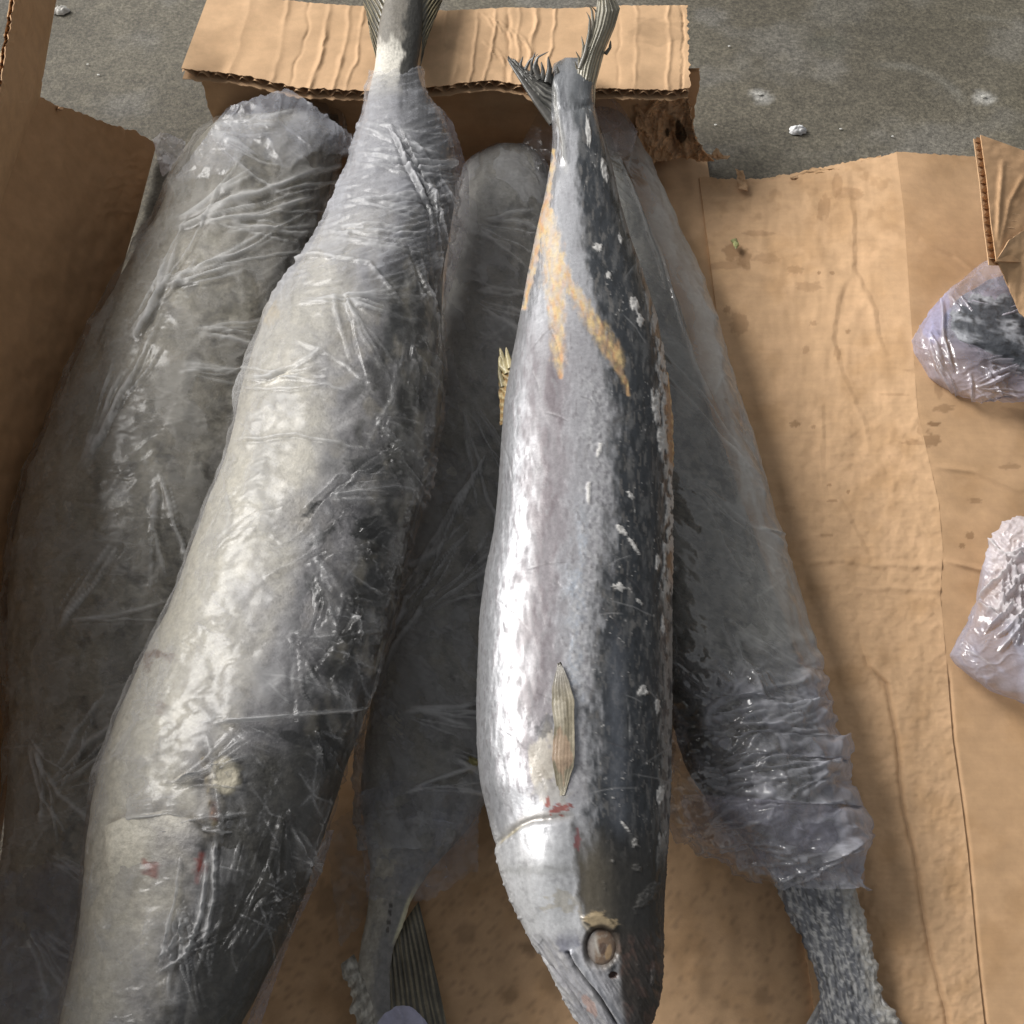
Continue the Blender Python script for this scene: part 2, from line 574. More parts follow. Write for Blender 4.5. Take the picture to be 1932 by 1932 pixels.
# outer flap right of the ridge
nu2 = 160
s2 = np.linspace(0, 1, nu2)
ro = np.interp(rowv, [300, 2050], [2010, 2300])
U = rx[:, None] + (ro - rx)[:, None] * s2[None]
fv = -14 + 20 * s2 + 2.5 * fbm(s2 * 30, s2 * 0, 4, 7)
V = rowv[:, None] + fv[None] * (1 - w_)
zr = RH * (0.9 + .1 * gn(rowv * 0, rowv / 300, 3))
Z = zr[:, None] * (1 - s2[None] ** 1.4) ** 1.5 + 0.007 + 0.0016 * fbm(U / 150, V / 130, 2, 61) * sm(0, .2, s2)[None]
for pts, k in (([(1735, 628), (1790, 622), (1850, 628)], .002), ([(1781, 1057), (1850, 1075), (1932, 1080)], .002), ([(1735, 450), (1800, 480), (1850, 520)], .0015), ([(1760, 880), (1840, 890), (1930, 930)], .0015)):
    Z = Z + k * fold(U, V, pts, 9)
Z = Z - .0015 * np.exp(-((U - rx[:, None] - 2) / 4) ** 2) * sm(1240, 1300, V)
c = card_col(U, V, 71)
c = mixc(c, TAN * np.array([.80, .74, .66]), .25)  # slope turned from the light, darkened in its colour
for (x, y, rx_, ry_, k) in ((1757, 628, 26, 7, .7), (1755, 830, 20, 16, .6), (1762, 800, 14, 5, .8), (1770, 722, 10, 30, .35), (1840, 945, 12, 6, .5), (1830, 1010, 9, 7, .6), (1815, 1030, 6, 6, .6), (1905, 880, 22, 6, .4), (1780, 770, 22, 8, .5)):
    c = mixc(c, TAN * np.array([.40, .35, .3]), k * blob(U, V, x, y, rx_, ry_, int(x + y), .5))
slab('box_flap', unz(U, V, Z), 0.0035, M_CARD, box, {'Col': c})

# back wall, upright, and the flap bent outwards on top of it
YB = float(unz(966, 292, ZB)[1])
ZT = 0.108


def unY(px, py, Y):
    px, py, Y = np.broadcast_arrays(np.asarray(px, float), np.asarray(py, float), np.asarray(Y, float))
    du = (W / 2 - py) / F
    dy, dz = cD + sD * du, -sD + cD * du
    t = Y / dy
    return np.stack([(px - W / 2) / F * t, Y, CAM_H + dz * t], -1)


xl0, xr0 = float(unY(405, 240, YB)[0]), float(unY(1306, 240, YB)[0])
xs = np.linspace(xl0, xr0, 220)
zs = np.linspace(ZT - .001, 0.004, 60)
XX, ZZ = np.meshgrid(xs, zs)
Pw = np.stack([XX + .004 * (fbm(ZZ * 60, XX * 0, 3, 2)) * ((XX == xs[0]) | (XX == xs[-1])), YB + 0.003 * fbm(XX * 9, ZZ * 30, 3, 6) + 0.0 * XX, ZZ], -1)
cw = card_col(XX * 1700, ZZ * 1700, 91, .45)  # shade under the flap painted in as darker cardboard
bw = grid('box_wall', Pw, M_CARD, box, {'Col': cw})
bw['label'] = 'upright shaded end wall under the bent flap'
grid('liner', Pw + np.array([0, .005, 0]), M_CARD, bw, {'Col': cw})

FT = [(395, -14), (430, -10), (600, 6), (690, 12), (840, 20), (960, 14), (1060, 16), (1180, 10), (1296, 10)]
FB = [(342, 128), (400, 135), (450, 140), (520, 155), (560, 165), (620, 168), (700, 172), (800, 166), (860, 158), (930, 150), (985, 160), (1010, 176), (1060, 168), (1150, 166), (1260, 170), (1303, 164)]
nuf, nvf = 420, 120
a, b_ = curve(FT, nuf), curve(FB, nuf)
a[:, 1] += 1.6 * fbm(a[:, 0] / 8, a[:, 0] * 0, 4, 3)
b_[:, 1] += 3.0 * fbm(b_[:, 0] / 12, b_[:, 0] * 0, 4, 9)
s = np.linspace(0, 1, nvf)[:, None]
U = a[None, :, 0] * (1 - s) + b_[None, :, 0] * s
V = a[None, :, 1] * (1 - s) + b_[None, :, 1] * s
# a ragged right end
U = U + (3.0 * fbm(V / 9, V * 0, 4, 13) + 4 * s * 0) * sm(1270, 1300, U) * 2.0
lean = (V - 165) / 150.0
Z = ZT + 0.004 + 0.006 * (-lean) + 0.002 * fbm(U / 120, V / 80, 2, 33)
Z = Z + .010 * sm(430, 330, U - 0 * V) * sm(0, 1, s)
flutes = 0
for i, (x0, x1, wd_, k) in enumerate(((628, 575, 9, .004), (668, 618, 8, .004), (690, 650, 6, .0025), (548, 500, 10, .002), (480, 410, 14, .002), (1014, 985, 9, .004), (1048, 1020, 5, .0025), (905, 878, 6, .003), (940, 905, 6, .003), (960, 950, 8, -.003),
                                       (985, 960, 7, .003), (870, 850, 8, .002), (840, 830, 7, .002), (1262, 1258, 7, .0025), (1200, 1194, 6, .0018), (1168, 1160, 5, -.001), (590, 540, 6, -.002), (1285, 1284, 4, -.003))):
    uu = U + 3 * fbm(U / 30, V / 30, 2, 50 + i)
    uu = uu + 6 * fbm(V / 60, V * 0, 2, 70 + i)
    Z = Z + .36 * k * (.6 + .8 * sm(-.3, .3, fbm(V / 50, U / 300, 2, 90 + i))) * fold(uu, V, [(x0, -30), (x0 * .55 + x1 * .45 + 4, 90), (x1, 185)], wd_, False)
for i in range(14):
    x, y = 905 + (i % 7) * 12 + 5 * (i % 3), 20 + i * 8.0
    Z = Z + .0011 * fold(U, V, [(x, y), (x + 16, y + 14), (x + 26, y + 34)], 5)
c = card_col(U, V, 101)
c = mixc(c, TAN * np.array([1.18, 1.2, 1.22]), .75)  # light falling on the flap painted in as brighter cardboard
c = mixc(c, TAN * .62, .35 * blob(U, V, 1240, 60, 60, 25, 5, .6) + .3 * blob(U, V, 900, 100, 50, 60, 6, .7))
c = mixc(c, TAN * .62, .55 * sm(8, 0, np.abs(1285 - U)) * sm(.0, .4, fbm(U / 6, V / 12, 3, 8)))
Pf = unz(U, V, Z)
bf = slab('box_flap', Pf, 0.0007, M_CARD, box, {'Col': c})
bf['label'] = 'brightly lit rippled end flap with its cut corrugated edge showing'
# lower liner a little set back, fluting between
und = np.array([0, -0.0030, -0.0080])
Q = Pf[:, ::2] + und
Q[-1, :, 1] -= 0.002 + 0.002 * fbm(U[-1, ::2] / 10, U[-1, ::2] * 0, 3, 4)
slab('liner', Q, 0.0007, M_CARD, bf, {'Col': card_col(U[:, ::2], V[:, ::2], 5, .55)})  # liner darkened in colour for the shade below the flap
front = Pf[-1]
arc = np.r_[0, np.cumsum(np.linalg.norm(np.diff(front, axis=0), axis=1))]
an = np.linspace(0, arc[-1], 700)
fr_ = np.stack([np.interp(an, arc, front[:, k]) for k in range(3)], -1)
ph = 2 * np.pi * an / 0.0150 + 1.6 * fbm(an * 22, an * 0, 3, 8)
rows = []
for d in (0.0008, 0.010, 0.03):
    q = fr_.copy()
    q[:, 1] += d
    q[:, 2] += -0.0045 + 0.0033 * np.sin(ph)
    q[:, 1] += -0.0016 - .0012 * np.sin(ph)
    rows.append(q)
grid('fluting', np.stack(rows), M_CARD, bf, {'Col': np.broadcast_to(TAN * .9, (3, 700, 3))})

# left side leaning outwards, with a torn back edge, and the flap above it
nvL, nuL = 500, 150
FOLD = [(75, 183, .128), (40, 265, .128), (0, 385, .128), (-70, 640, .128), (-190, 1100, .128), (-420, 2050, .128)]
BASEL = [(296, 268, .006), (262, 400, .006), (215, 560, .006), (150, 800, .006), (60, 1200, .006), (-70, 2050, .006)]
fo, ba = curve(FOLD, nvL), curve(BASEL, nvL)
fo = np.stack([np.interp(np.linspace(0, 1, nvL) ** 1.25, np.linspace(0, 1, nvL), fo[:, k]) for k in range(3)], -1)
ba = np.stack([np.interp(np.linspace(0, 1, nvL) ** 1.25, np.linspace(0, 1, nvL), ba[:, k]) for k in range(3)], -1)
s = np.linspace(0, 1, nuL)[None, :, None]
G = fo[:, None] * (1 - s) + ba[:, None] * s
U, V, Z = G[..., 0], G[..., 1], G[..., 2]
tear = (4.5 * fbm(U / 13, U * 0, 4, 4) + 9 * np.exp(-((U - 108) / 8) ** 2) - 5 * np.exp(-((U - 255) / 14) ** 2)) * np.linspace(1, 0, nvL)[:, None] ** 30
V = V + tear
Z = Z + 0.004 * fbm(U / 70, V / 110, 3, 14) * sm(0, .15, s[..., 0]) + .0012 * np.exp(-((U - 118 + (V - 230) * .06) / 14) ** 2) * (1 - sm(330, 420, V)) - .0012 * np.exp(-((U - 142 + (V - 230) * .06) / 14) ** 2) * (1 - sm(330, 420, V))
for i in range(7):
    x, y = 285 - 4 * i, 300 + 17 * i
    Z = Z + .0009 * fold(U + 8 * fbm(U / 20, V / 20, 2, i), V + 8 * fbm(U / 20, V / 20, 2, i + 9), [(x, y), (x - 30 - 6 * i % 17, y - 6), (x - 60 - 9 * i % 31, y + 8)], 12)
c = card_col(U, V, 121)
c = mixc(c, TAN * np.array([.72, .62, .52]), .75)  # shaded inner face: the shade is mixed into the cardboard colour
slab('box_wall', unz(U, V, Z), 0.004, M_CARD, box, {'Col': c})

FO2 = [(118, -75, .132), (104, 5, .131), (88, 95, .130), (74, 183, .129), (40, 265, .129), (0, 385, .129), (-70, 640, .129), (-190, 1100, .129), (-420, 2050, .129)]
OUT = [(40, -95, .205), (27, 0, .205), (12, 90, .205), (-4, 190, .205), (-40, 310, .205), (-105, 480, .235), (-230, 750, .275), (-500, 1200, .32), (-1050, 2150, .37)]  # outer edge raised out of view towards the front to shade the left fish
a, b_ = curve(FO2, 420), curve(OUT, 420)
s = np.linspace(0, 1, 70)[None, :, None]
G = a[:, None] * (1 - s) + b_[:, None] * s
U, V, Z = G[..., 0], G[..., 1], G[..., 2]
U = U + s[..., 0] ** 6 * 4 * fbm(V / 12, V * 0, 4, 23)
Z = Z + .003 * fbm(U / 30, V / 120, 3, 15) + .0035 * np.sin(s[..., 0] * 9) * .5
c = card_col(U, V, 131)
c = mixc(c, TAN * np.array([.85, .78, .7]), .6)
Pl = unz(U, V, Z)
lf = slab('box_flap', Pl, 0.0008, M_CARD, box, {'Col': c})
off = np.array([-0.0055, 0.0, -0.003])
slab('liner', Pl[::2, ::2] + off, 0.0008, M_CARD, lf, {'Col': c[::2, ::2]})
e = Pl[:, -1]
arc = np.r_[0, np.cumsum(np.linalg.norm(np.diff(e, axis=0), axis=1))]
an = np.linspace(0, arc[-1], 900)
fr_ = np.stack([np.interp(an, arc, e[:, k]) for k in range(3)], -1)
wv = 0.5 + 0.45 * np.sin(2 * np.pi * an / 0.010 + 2.5 * fbm(an * 25, an * 0, 3, 18))
inn = Pl[:, -8]
inn_ = np.stack([np.interp(an, arc, inn[:, k]) for k in range(3)], -1)
rows = [fr_ + off * wv[:, None], inn_ + off * wv[:, None]]
grid('fluting', np.stack(rows), M_CARD, lf, {'Col': np.broadcast_to(TAN * 1.05, (2, 900, 3))})

# torn corner: peeled, crumpled paper between the back wall and the fallen right side
top = [(1195, 172, .080), (1240, 178, .082), (1300, 184, .083), (1306, 230, .070), (1312, 258, .055), (1330, 285, .04)]
bot = [(1205, 298, .022), (1228, 306, .020), (1262, 302, .018), (1290, 297, .018), (1318, 302, .016), (1346, 303, .016)]
U, V, Z = ruled(top, bot, 110, 90, 5, 3)
U = U + 4 * fbm(U / 14, V / 14, 3, 6) * sm(1250, 1310, U)
Z = Z + .007 * (ridge(U / 34, V / 52, 3, 9) - .5) + .006 * fold(U, V, [(1280, 215), (1288, 260), (1300, 300)], 12) - .006 * fold(U, V, [(1262, 215), (1268, 250), (1280, 290)], 10)
Z = Z + .009 * sm(255, 300, V) * sm(1225, 1300, U)
c = card_col(U, V, 141)
c = mixc(c, TAN * np.array([.75, .78, .85]), .6 * sm(-.1, .3, fbm(U / 18, V / 22, 3, 19)))
c = mixc(c, TAN * .16, blob(U, V, 1285, 250, 10, 26, 3, .3, -.25) + blob(U, V, 1259, 250, 4, 9, 4, .3))  # shaded holes painted on as near-black patches
tc = slab('torn_corner', unz(U, V, Z), 0.0012, M_KRAFT, box, {'Col': c})
tc['label'] = 'crumpled torn corner of the box with peeled paper'
for pts, z in (([(1388, 318), (1402, 322), (1418, 352), (1408, 360), (1394, 356)], .016), ([(1342, 292), (1352, 279), (1372, 284), (1376, 296), (1350, 300)], .03)):
    pa = np.array(pts, float)
    top = [(pa[0][0], pa[0][1], z), (pa[1][0], pa[1][1], z + .004)]
    bot = [(pa[4][0], pa[4][1], z), (pa[2][0] - 6, pa[3][1], z + .002)]
    U, V, Z = ruled(top, bot, 26, 26, 3, int(pa[0][0]))
    U = U + 3 * fbm(U / 9, V / 9, 3, 2)
    slab('paper_tab', unz(U, V, Z + .003 * fbm(U / 14, V / 14, 2, 8)), 0.0008, M_KRAFT, box, {'Col': card_col(U, V, 3) * .9})
U, V, Z = ruled([(1310, 289, .03), (1345, 292, .028), (1378, 294, .026)], [(1312, 295, .03), (1345, 297, .028), (1372, 300, .026)], 40, 8, 1.5, 4)
slab('paper_tab', unz(U, V, Z), 0.0008, M_KRAFT, box, {'Col': card_col(U, V, 3)})
U, V, Z = ruled([(1490, 335, .020), (1530, 318, .024), (1580, 318, .028), (1620, 301, .03), (1662, 294, .034)], [(1500, 345, .016), (1545, 338, .022), (1590, 330, .027), (1630, 316, .03), (1664, 302, .034)], 80, 24, 4, 8)
Z = Z + .003 * (ridge(U / 60, V / 16, 2, 5) - .4)
slab('peeled_edge', unz(U, V, Z), 0.0009, M_KRAFT, box, {'Col': mixc(card_col(U, V, 9), TAN * .7, .5 * sm(-.1, .3, fbm(U / 20, V / 8, 3, 3)))})


# ------------------------------------------------------------------ fish
class Fish:
    def __init__(self, st, zc, ratio, smooth=26, pw=1.0):
        st = np.array(st, float)
        self.v = np.arange(st[0, 0], st[-1, 0] + .5, 1.0)
        k = np.exp(-np.linspace(-2, 2, 2 * smooth + 1) ** 2)
        k /= k.sum()

        def f(c):
            y = np.interp(self.v, st[:, 0], c)
            e = np.r_[2 * y[0] - y[smooth:0:-1], y, 2 * y[-1] - y[-2:-smooth - 2:-1]]
            return np.convolve(e, k, 'valid')
        self.l, self.r = f(st[:, 1]), f(st[:, 2])
        zc = np.array(zc, float)
        self.zc = f(np.interp(st[:, 0], zc[:, 0], zc[:, 1]) if len(st) > len(zc) else np.interp(st[:, 0], zc[:, 0], zc[:, 1]))
        ra = np.array(ratio, float)
        self.ra = np.interp(self.v, ra[:, 0], ra[:, 1])
        self.pw = pw

    def prof(self, V):
        i = lambda y: np.interp(V, self.v, y)
        l, r, z, ra = i(self.l), i(self.r), i(self.zc), i(self.ra)
        xc, w = (l + r) / 2, np.maximum((r - l) / 2, .5)
        h = ra * w * depth(V, z) / F
        return xc, w, z, h

    def grid(self, v0, v1, nv, nu, a0=-.5, a1=math.pi + .5, gp=0.0, gh=0.0):
        V = np.linspace(v0, v1, nv)[:, None] * np.ones((1, nu))
        A = np.linspace(a1, a0, nu)[None] * np.ones((nv, 1))
        xc, w, z, h = self.prof(V)
        w, h = w + gp, h + gh
        U = xc + w * np.cos(A)
        Z = z + h * np.sign(np.sin(A)) * np.abs(np.sin(A)) ** self.pw
        T = (np.cos(A) + 1) / 2
        ARC = xc - w * (A - math.pi / 2)
        return U, V, T, ARC, Z

    def top(self, U, V, off=0.0):
        xc, w, z, h = self.prof(V)
        q = np.clip((U - xc) / w, -1, 1)
        return z + h * np.sqrt(1 - q * q) ** self.pw + off


def push(P, d):
    n = normals(P)
    n = np.where(np.sum(n * (np.array([0, 0, CAM_H]) - P), -1, keepdims=True) < 0, -n, n) if False else n
    return P + n * d[..., None]


def outward(P, d, U, V, fish=None):
    """displace along the surface normal, outwards (the normal at the top of the fish points up)"""
    n = normals(P)
    if n[n.shape[0] // 2, n.shape[1] // 2, 2] < 0:
        n = -n
    return P + n * d[..., None]


rng = np.random.default_rng(7)


def bundle(x, y, ang, spread, n, length, sd=1):
    """creases fanning out from a point"""
    r = np.random.default_rng(sd)
    o = []
    for i in range(n):
        a = ang + spread * (r.random() - .5)
        L = length * (.5 + .8 * r.random())
        x0, y0 = x + r.normal(0, 8), y + r.normal(0, 8)
        L *= 1.35
        b = a + r.normal(0, .18)
        m = (x0 + math.cos(a) * L * .5, y0 + math.sin(a) * L * .5)
        o.append([(x0, y0), m, (m[0] + math.cos(b) * L * .5, m[1] + math.sin(b) * L * .5)])
    return o


def film(name, fish, v0, v1, nv, nu, parent, seed, gp=5, gh=.002, folds=(), haze=.2, pleat=1.0, patchy=.35, tint=(.62, .63, .66), extra=None, rag=(0, 0), a0=-.45, a1=math.pi + .45, slope=0.35, cut=None, mat=None, fs=1.0):
    U, V, T, A, Z = fish.grid(v0, v1, nv, nu, a0, a1, gp, gh)
    e0, e1 = rag
    if e0:
        V = V + e0 * fbm(U / 22, U * 0, 3, seed) * np.linspace(1, 0, nv)[:, None] ** 14
    if e1:
        V = V + e1 * fbm(U / 26, U * 0, 3, seed + 1) * np.linspace(0, 1, nv)[:, None] ** 14
    if cut is not None:
        V = V + cut(U) * np.linspace(0, 1, nv)[:, None] ** 8
    edge = np.abs(T - .5) * 2
    U = U + 3.0 * fbm(U * 0 + (T > .5) * 9.0, V / 34, 2, seed + 3) * edge ** 6
    P = unz(U, V, Z)
    x, y = A, V + slope * (A - 700)
    wx, wy = x + 20 * fbm(x / 70, y / 70, 3, seed + 4), y + 20 * fbm(x / 70, y / 70, 3, seed + 5)
    big = fbm(x / 90, y / 70, 3, seed + 6)
    act = sm(-.35, .35, fbm(x / 130, y / 110, 2, seed + 7))
    p1 = ridge(wx / 230, wy / 38, 2, seed + 8, 8.0, .4)
    p2 = ridge(wx / 110, wy / 80, 2, seed + 9, 9.0)
    p3 = ridge(wx / 70, wy / 14, 2, seed + 10, 6.0)
    fac = ridge(wx / 70, wy / 58, 2, seed + 12, 1.0, .4)
    f1, e1_ = facet(x / 105, y / 66, seed + 30)
    f2, e2_ = facet(x / 46, y / 30, seed + 40)
    cmk = sm(.05, .0, e1_) * sm(.1, .5, np.abs(f1)) * act
    d = .0014 * big + pleat * act * (.0030 * f1 + .0006 * f2) * fs + pleat * act * (.0014 * p1 + .0009 * p2 + .0004 * p3)
    hz = haze + .16 * fs * act * f1 + .08 * fs * f2 + patchy * (.9 * sm(-.05, .12, fbm(wx / 85, wy / 110, 4, seed + 60)) + .3 * sm(.1, .2, fbm(wx / 30, wy / 38, 4, seed + 61)) - .25) + .20 * cmk + .22 * act * p1 ** 2 + .26 * p2 ** 3 * act + .15 * p3 ** 3
    fu, fv = U + 4 * fbm(U / 70, V / 70, 2, seed + 20), V + 4 * fbm(U / 70, V / 70, 2, seed + 21)
    wht = np.zeros(U.shape)
    for q in folds:
        pts, w, k, al = q
        m = fold(fu, fv, pts, w)
        wht = np.maximum(wht, al * m)
        d = d + k * m - .5 * k * fold(fu - w * .9, fv - w * .5, pts, w)
        hz = hz + al * m ** 1.5 - .10 * fold(fu - w * .9, fv - w * .5, pts, w)
    tc_ = np.broadcast_to(np.array(tint), U.shape + (3,)).copy()
    if extra:
        d, hz, tc_ = extra(U, V, T, d, hz, tc_)
    tc_ = mixc(tc_, [.74, .74, .74], np.clip(wht * 1.3, 0, .8))
    P = outward(P, d, U, V)
    return grid(name, P, mat or M_FILM, parent, {'Col': tc_, 'Alp': np.clip(hz, .03, .92)})


def flap_film(name, top, bot, nu, nv, parent, seed, haze=.35, amp=.006, sc=30, tint=(.60, .60, .68), rag=4, sm_=6, fade=0.0):
    U, V, Z = ruled(top, bot, nu, nv, rag, seed, smooth=sm_)
    U = U + rag * .5 * fbm(U / 12, V / 12, 2, seed + 4)
    wx, wy = U + 10 * fbm(U / 40, V / 40, 2, seed), V + 10 * fbm(U / 40, V / 40, 2, seed + 1)
    r1 = ridge(wx / sc, wy / (sc * 1.3), 2, seed + 2, 6.0)
    f1, e1_ = facet(U / (sc * 1.1), V / (sc * .9), seed + 7)
    r1 = np.maximum(r1, sm(.05, 0, e1_) * .3 * sm(.05, .4, np.abs(f1)))
    Z = Z + amp * .8 * f1 + amp * .3 * (r1 - .3) + amp * .6 * fbm(U / 50, V / 50, 2, seed + 3)
    hz = haze + .35 * r1 ** 3 + .15 * fbm(U / 30, V / 30, 3, seed + 5)
    hz = hz * (1 - fade * np.linspace(0, 1, nv)[:, None] ** 2)
    return grid(name, unz(U, V, Z), M_FILM, parent, {'Col': np.broadcast_to(np.array(tint), U.shape + (3,)), 'Alp': np.clip(hz, .05, .9)})


def fin(name, base, tip, nu, nv, mat, parent, seed, c0, c1, rays=16, rag=.3, bow=0.0, rip=.0012, th=.0007, fray=0.0):
    """a fin of rays between a base line and a tip line, both (px, py, z); the tip is frayed"""
    a, b = curve(base, nu), curve(tip, nu)
    u = np.linspace(0, 1, nu)
    L = 1 - rag * sm(-.3, .6, fbm(u * rays * .9, u * 0, 3, seed)) - fray * (np.abs((u * rays) % 1 - .5) * 2)
    s = np.linspace(0, 1, nv)[:, None]
    G = a[None] + (b - a)[None] * (s * L[None])[..., None]
    G[..., 2] += bow * np.sin(s * np.pi) + rip * np.sin(2 * np.pi * u[None] * rays) * sm(0, .3, s)
    G[..., 0] += 2.0 * fbm(u[None] * 8 + s * 2, s * 3, 2, seed + 1) * s
    st = sm(-.4, .5, np.sin(2 * np.pi * u[None] * rays + 2 * fbm(u[None] * 6, s * 2, 2, seed + 2)) + .7 * fbm(u[None] * rays * 2.5, s * 3, 3, seed + 3))
    c = mixc(np.broadcast_to(np.array(c0, float), G.shape), c1, st)
    c = c * (0.75 + .5 * sm(-.5, .5, fbm(u[None] * 5, s * 5, 3, seed + 6)))[..., None]
    return slab(name, unz(G[..., 0], G[..., 1], G[..., 2]), th, mat, parent, {'Col': c})


def spikes(name, lst, mat, parent, col):
    """tapering curved fin rays as one frayed tuft"""
    vs, fs, cs, base = [], [], [], 0
    for pts, w in lst:
        q = curve(pts, 14)
        C = unz(q[:, 0], q[:, 1], q[:, 2])
        T = np.gradient(C, axis=0)
        T /= np.linalg.norm(T, axis=1, keepdims=True) + 1e-9
        side = np.cross(T, [0, 0, 1.0])
        side /= np.linalg.norm(side, axis=1, keepdims=True) + 1e-9
        up = np.cross(side, T)
        n = 6
        ww = w * .00045 * (1 - np.linspace(0, 1, 14)) ** .6 + .00012
        for k in range(n):
            an_ = 2 * np.pi * k / n
            vs.append(C + side * (ww * math.cos(an_))[:, None] + up * (ww * .45 * math.sin(an_))[:, None])
        for k in range(n):
            for i in range(13):
                fs.append((base + k * 14 + i, base + k * 14 + i + 1, base + ((k + 1) % n) * 14 + i + 1, base + ((k + 1) % n) * 14 + i))
        base += n * 14
        kk = rng.random()
        cs.append(np.broadcast_to(np.array(col) * (.6 + .9 * kk), (n * 14, 3)))
    return raw(name, np.concatenate(vs), fs, mat, parent, {'Col': np.concatenate(cs)})


FG = 'frozen mackerel laid in the cardboard box'


def frostmap(A, V, seed, sharp=.07):
    """tones 0..1 with crisp borders, like hoar frost and thaw patches under film"""
    wa, wv = A + 14 * fbm(A / 30, V / 30, 3, seed + 1), V + 14 * fbm(A / 30, V / 30, 3, seed + 2)
    f1 = fbm(wa / 75, wv / 120, 5, seed + 3, .6)
    f2 = fbm(wa / 30, wv / 44, 5, seed + 4, .6)
    f3 = fbm(wa / 12, wv / 15, 4, seed + 5, .6)
    return .44 * sm(.0, sharp * 2, f1) + .24 * sm(.25, .25 + sharp * 2, f1) + .24 * sm(.08, .08 + sharp, f2) + .10 * sm(.2, .2 + sharp, f3)


def wrapped_col(U, V, T, A, seed, belly=.25, back=.7, pale=(.36, .36, .35), mid=(.20, .195, .185), dark=(.05, .052, .050), frost=.6):
    n1 = fbm(A / 90, V / 120, 4, seed)
    t = T + .22 * n1
    c = mixc(np.broadcast_to(np.array(pale, float), U.shape + (3,)), mid, sm(belly - .15, belly + .2, t))
    c = mixc(c, dark, sm(back - .18, back + .15, t))
    f = sm(.02, .4, fbm(A / 38, V / 52, 5, seed + 3)) * frost
    fm_ = frostmap(A, V, seed + 50)
    kq = .25 + .75 * sm(belly, back, T + .2 * n1)
    c = c * (1 - .5 * kq + .85 * kq * fm_)[..., None]
    c = mixc(c, [.50, .49, .46], (f * .25 + .25 * frost * sm(.45, .8, fm_)) * kq)
    c = mixc(c, np.array(dark) * .8, .65 * sm(belly - .1, belly + .25, T) * sm(.20, .34, fbm(A / 34, V / 46, 4, seed + 5)))
    c = mixc(c, [.02, .02, .02], .35 * sm(.36, .44, fbm(A / 7, V / 7, 3, seed + 6)) * sm(-.1, .3, fbm(A / 60, V / 60, 3, seed + 7)))
    c = mixc(c, [.55, .54, .51], .4 * sm(.46, .6, fbm(A / 11, V / 13, 3, seed + 8)) * sm(.0, .3, fbm(A / 70, V / 90, 3, seed + 9)))
    c = mixc(c, [.30, .27, .21], .4 * sm(.1, .4, fbm(A / 45, V / 70, 3, seed + 12)) * sm(belly - .1, belly + .1, T))
    return c


def body(fish, v0, v1, nv, nu, parent, seed, col, gp=0, amp=.0015, rough=.5, a0=-.9, a1=math.pi + .9, extra=None):
    U, V, T, A, Z = fish.grid(v0, v1, nv, nu, a0, a1, gp, 0)
    P = unz(U, V, Z)
    d = amp * fbm(A / 40, V / 60, 4, seed + 9) + amp * .5 * fbm(A / 10, V / 10, 3, seed + 10)
    c = col(U, V, T, A)
    if extra:
        d, c = extra(U, V, T, A, d, c)
    return grid('body', outward(P, d, U, V), M_FROST, parent, {'Col': c, 'Rgh': np.full(U.shape, rough)})


# ---- far left fish, underneath, in a cloudy bag
fa = Fish([(176, 545, 556), (192, 470, 632), (215, 415, 648), (250, 372, 652), (320, 328, 640), (400, 288, 622), (480, 240, 605), (560, 195, 585), (640, 152, 562), (720, 116, 545), (800, 84, 525), (880, 50, 505), (960, 26, 480), (1040, 12, 460),
           (1120, 5, 440), (1200, 4, 415), (1300, 8, 385), (1400, 8, 355), (1500, 4, 330), (1600, -6, 300), (1700, -30, 265), (1800, -50, 225), (1900, -75, 190), (2000, -100, 150)],
          [(170, .055), (400, .060), (900, .062), (1500, .060), (2000, .055)], [(170, .6), (300, .55), (800, .52), (2000, .55)])
A = thing('frozen_fish', 'large dull grey bagged fish lying lowest along the shaded left wall of the box', 'fish', tuple(unz(250, 800, .01)), FG)
body(fa, 215, 2000, 420, 110, A, 201, lambda U, V, T, A_: wrapped_col(U, V, T, A_, 201, .2, .85, (.40, .37, .305), (.28, .26, .21), (.085, .08, .07), .75), gp=-10)
fl_a = []
for i, (x, y, an, sp, n, L) in enumerate(((330, 430, -.35, .5, 9, 240), (300, 540, -.25, .6, 8, 220), (420, 420, .1, .7, 7, 120), (400, 250, .4, 1.2, 8, 120), (240, 640, -1.0, .3, 6, 260), (150, 880, -1.1, .3, 5, 200), (110, 1180, -.6, 1.2, 7, 130),
                                          (90, 1480, -.7, .9, 7, 140), (300, 900, 1.5, .5, 5, 180), (60, 1400, 1.2, .8, 5, 150), (90, 1620, .6, 1.0, 6, 140), (380, 620, .1, .6, 7, 130), (60, 1750, 1.0, 1.2, 8, 150), (350, 700, 0, .4, 5, 140))):
    fl_a += [(p_, 4.5 + 3 * (k % 3), .0014, .55) for k, p_ in enumerate(bundle(x, y, an, sp, n, L, 300 + i))]
film('plastic_wrap', fa, 178, 1995, 760, 190, A, 211, 4, .003, fl_a, .16, .9, .30, (.55, .535, .505), slope=.3, rag=(5, 0))
flap_film('loose_film', [(425, 205, .115), (500, 178, .118), (545, 166, .12), (600, 205, .118), (672, 262, .11)], [(322, 345, .085), (420, 330, .118), (470, 285, .128), (540, 318, .125), (600, 282, .122), (668, 300, .10)], 150, 80, A, 221, .34, .006, 75, (.60, .62, .69), 6, 4, .75)
flap_film('loose_film', [(286, 262, .075), (300, 252, .085), (318, 250, .085), (352, 268, .075)], [(304, 335, .06), (318, 326, .075), (326, 310, .08), (348, 284, .07)], 60, 50, A, 231, .42, .008, 18, (.66, .64, .68))
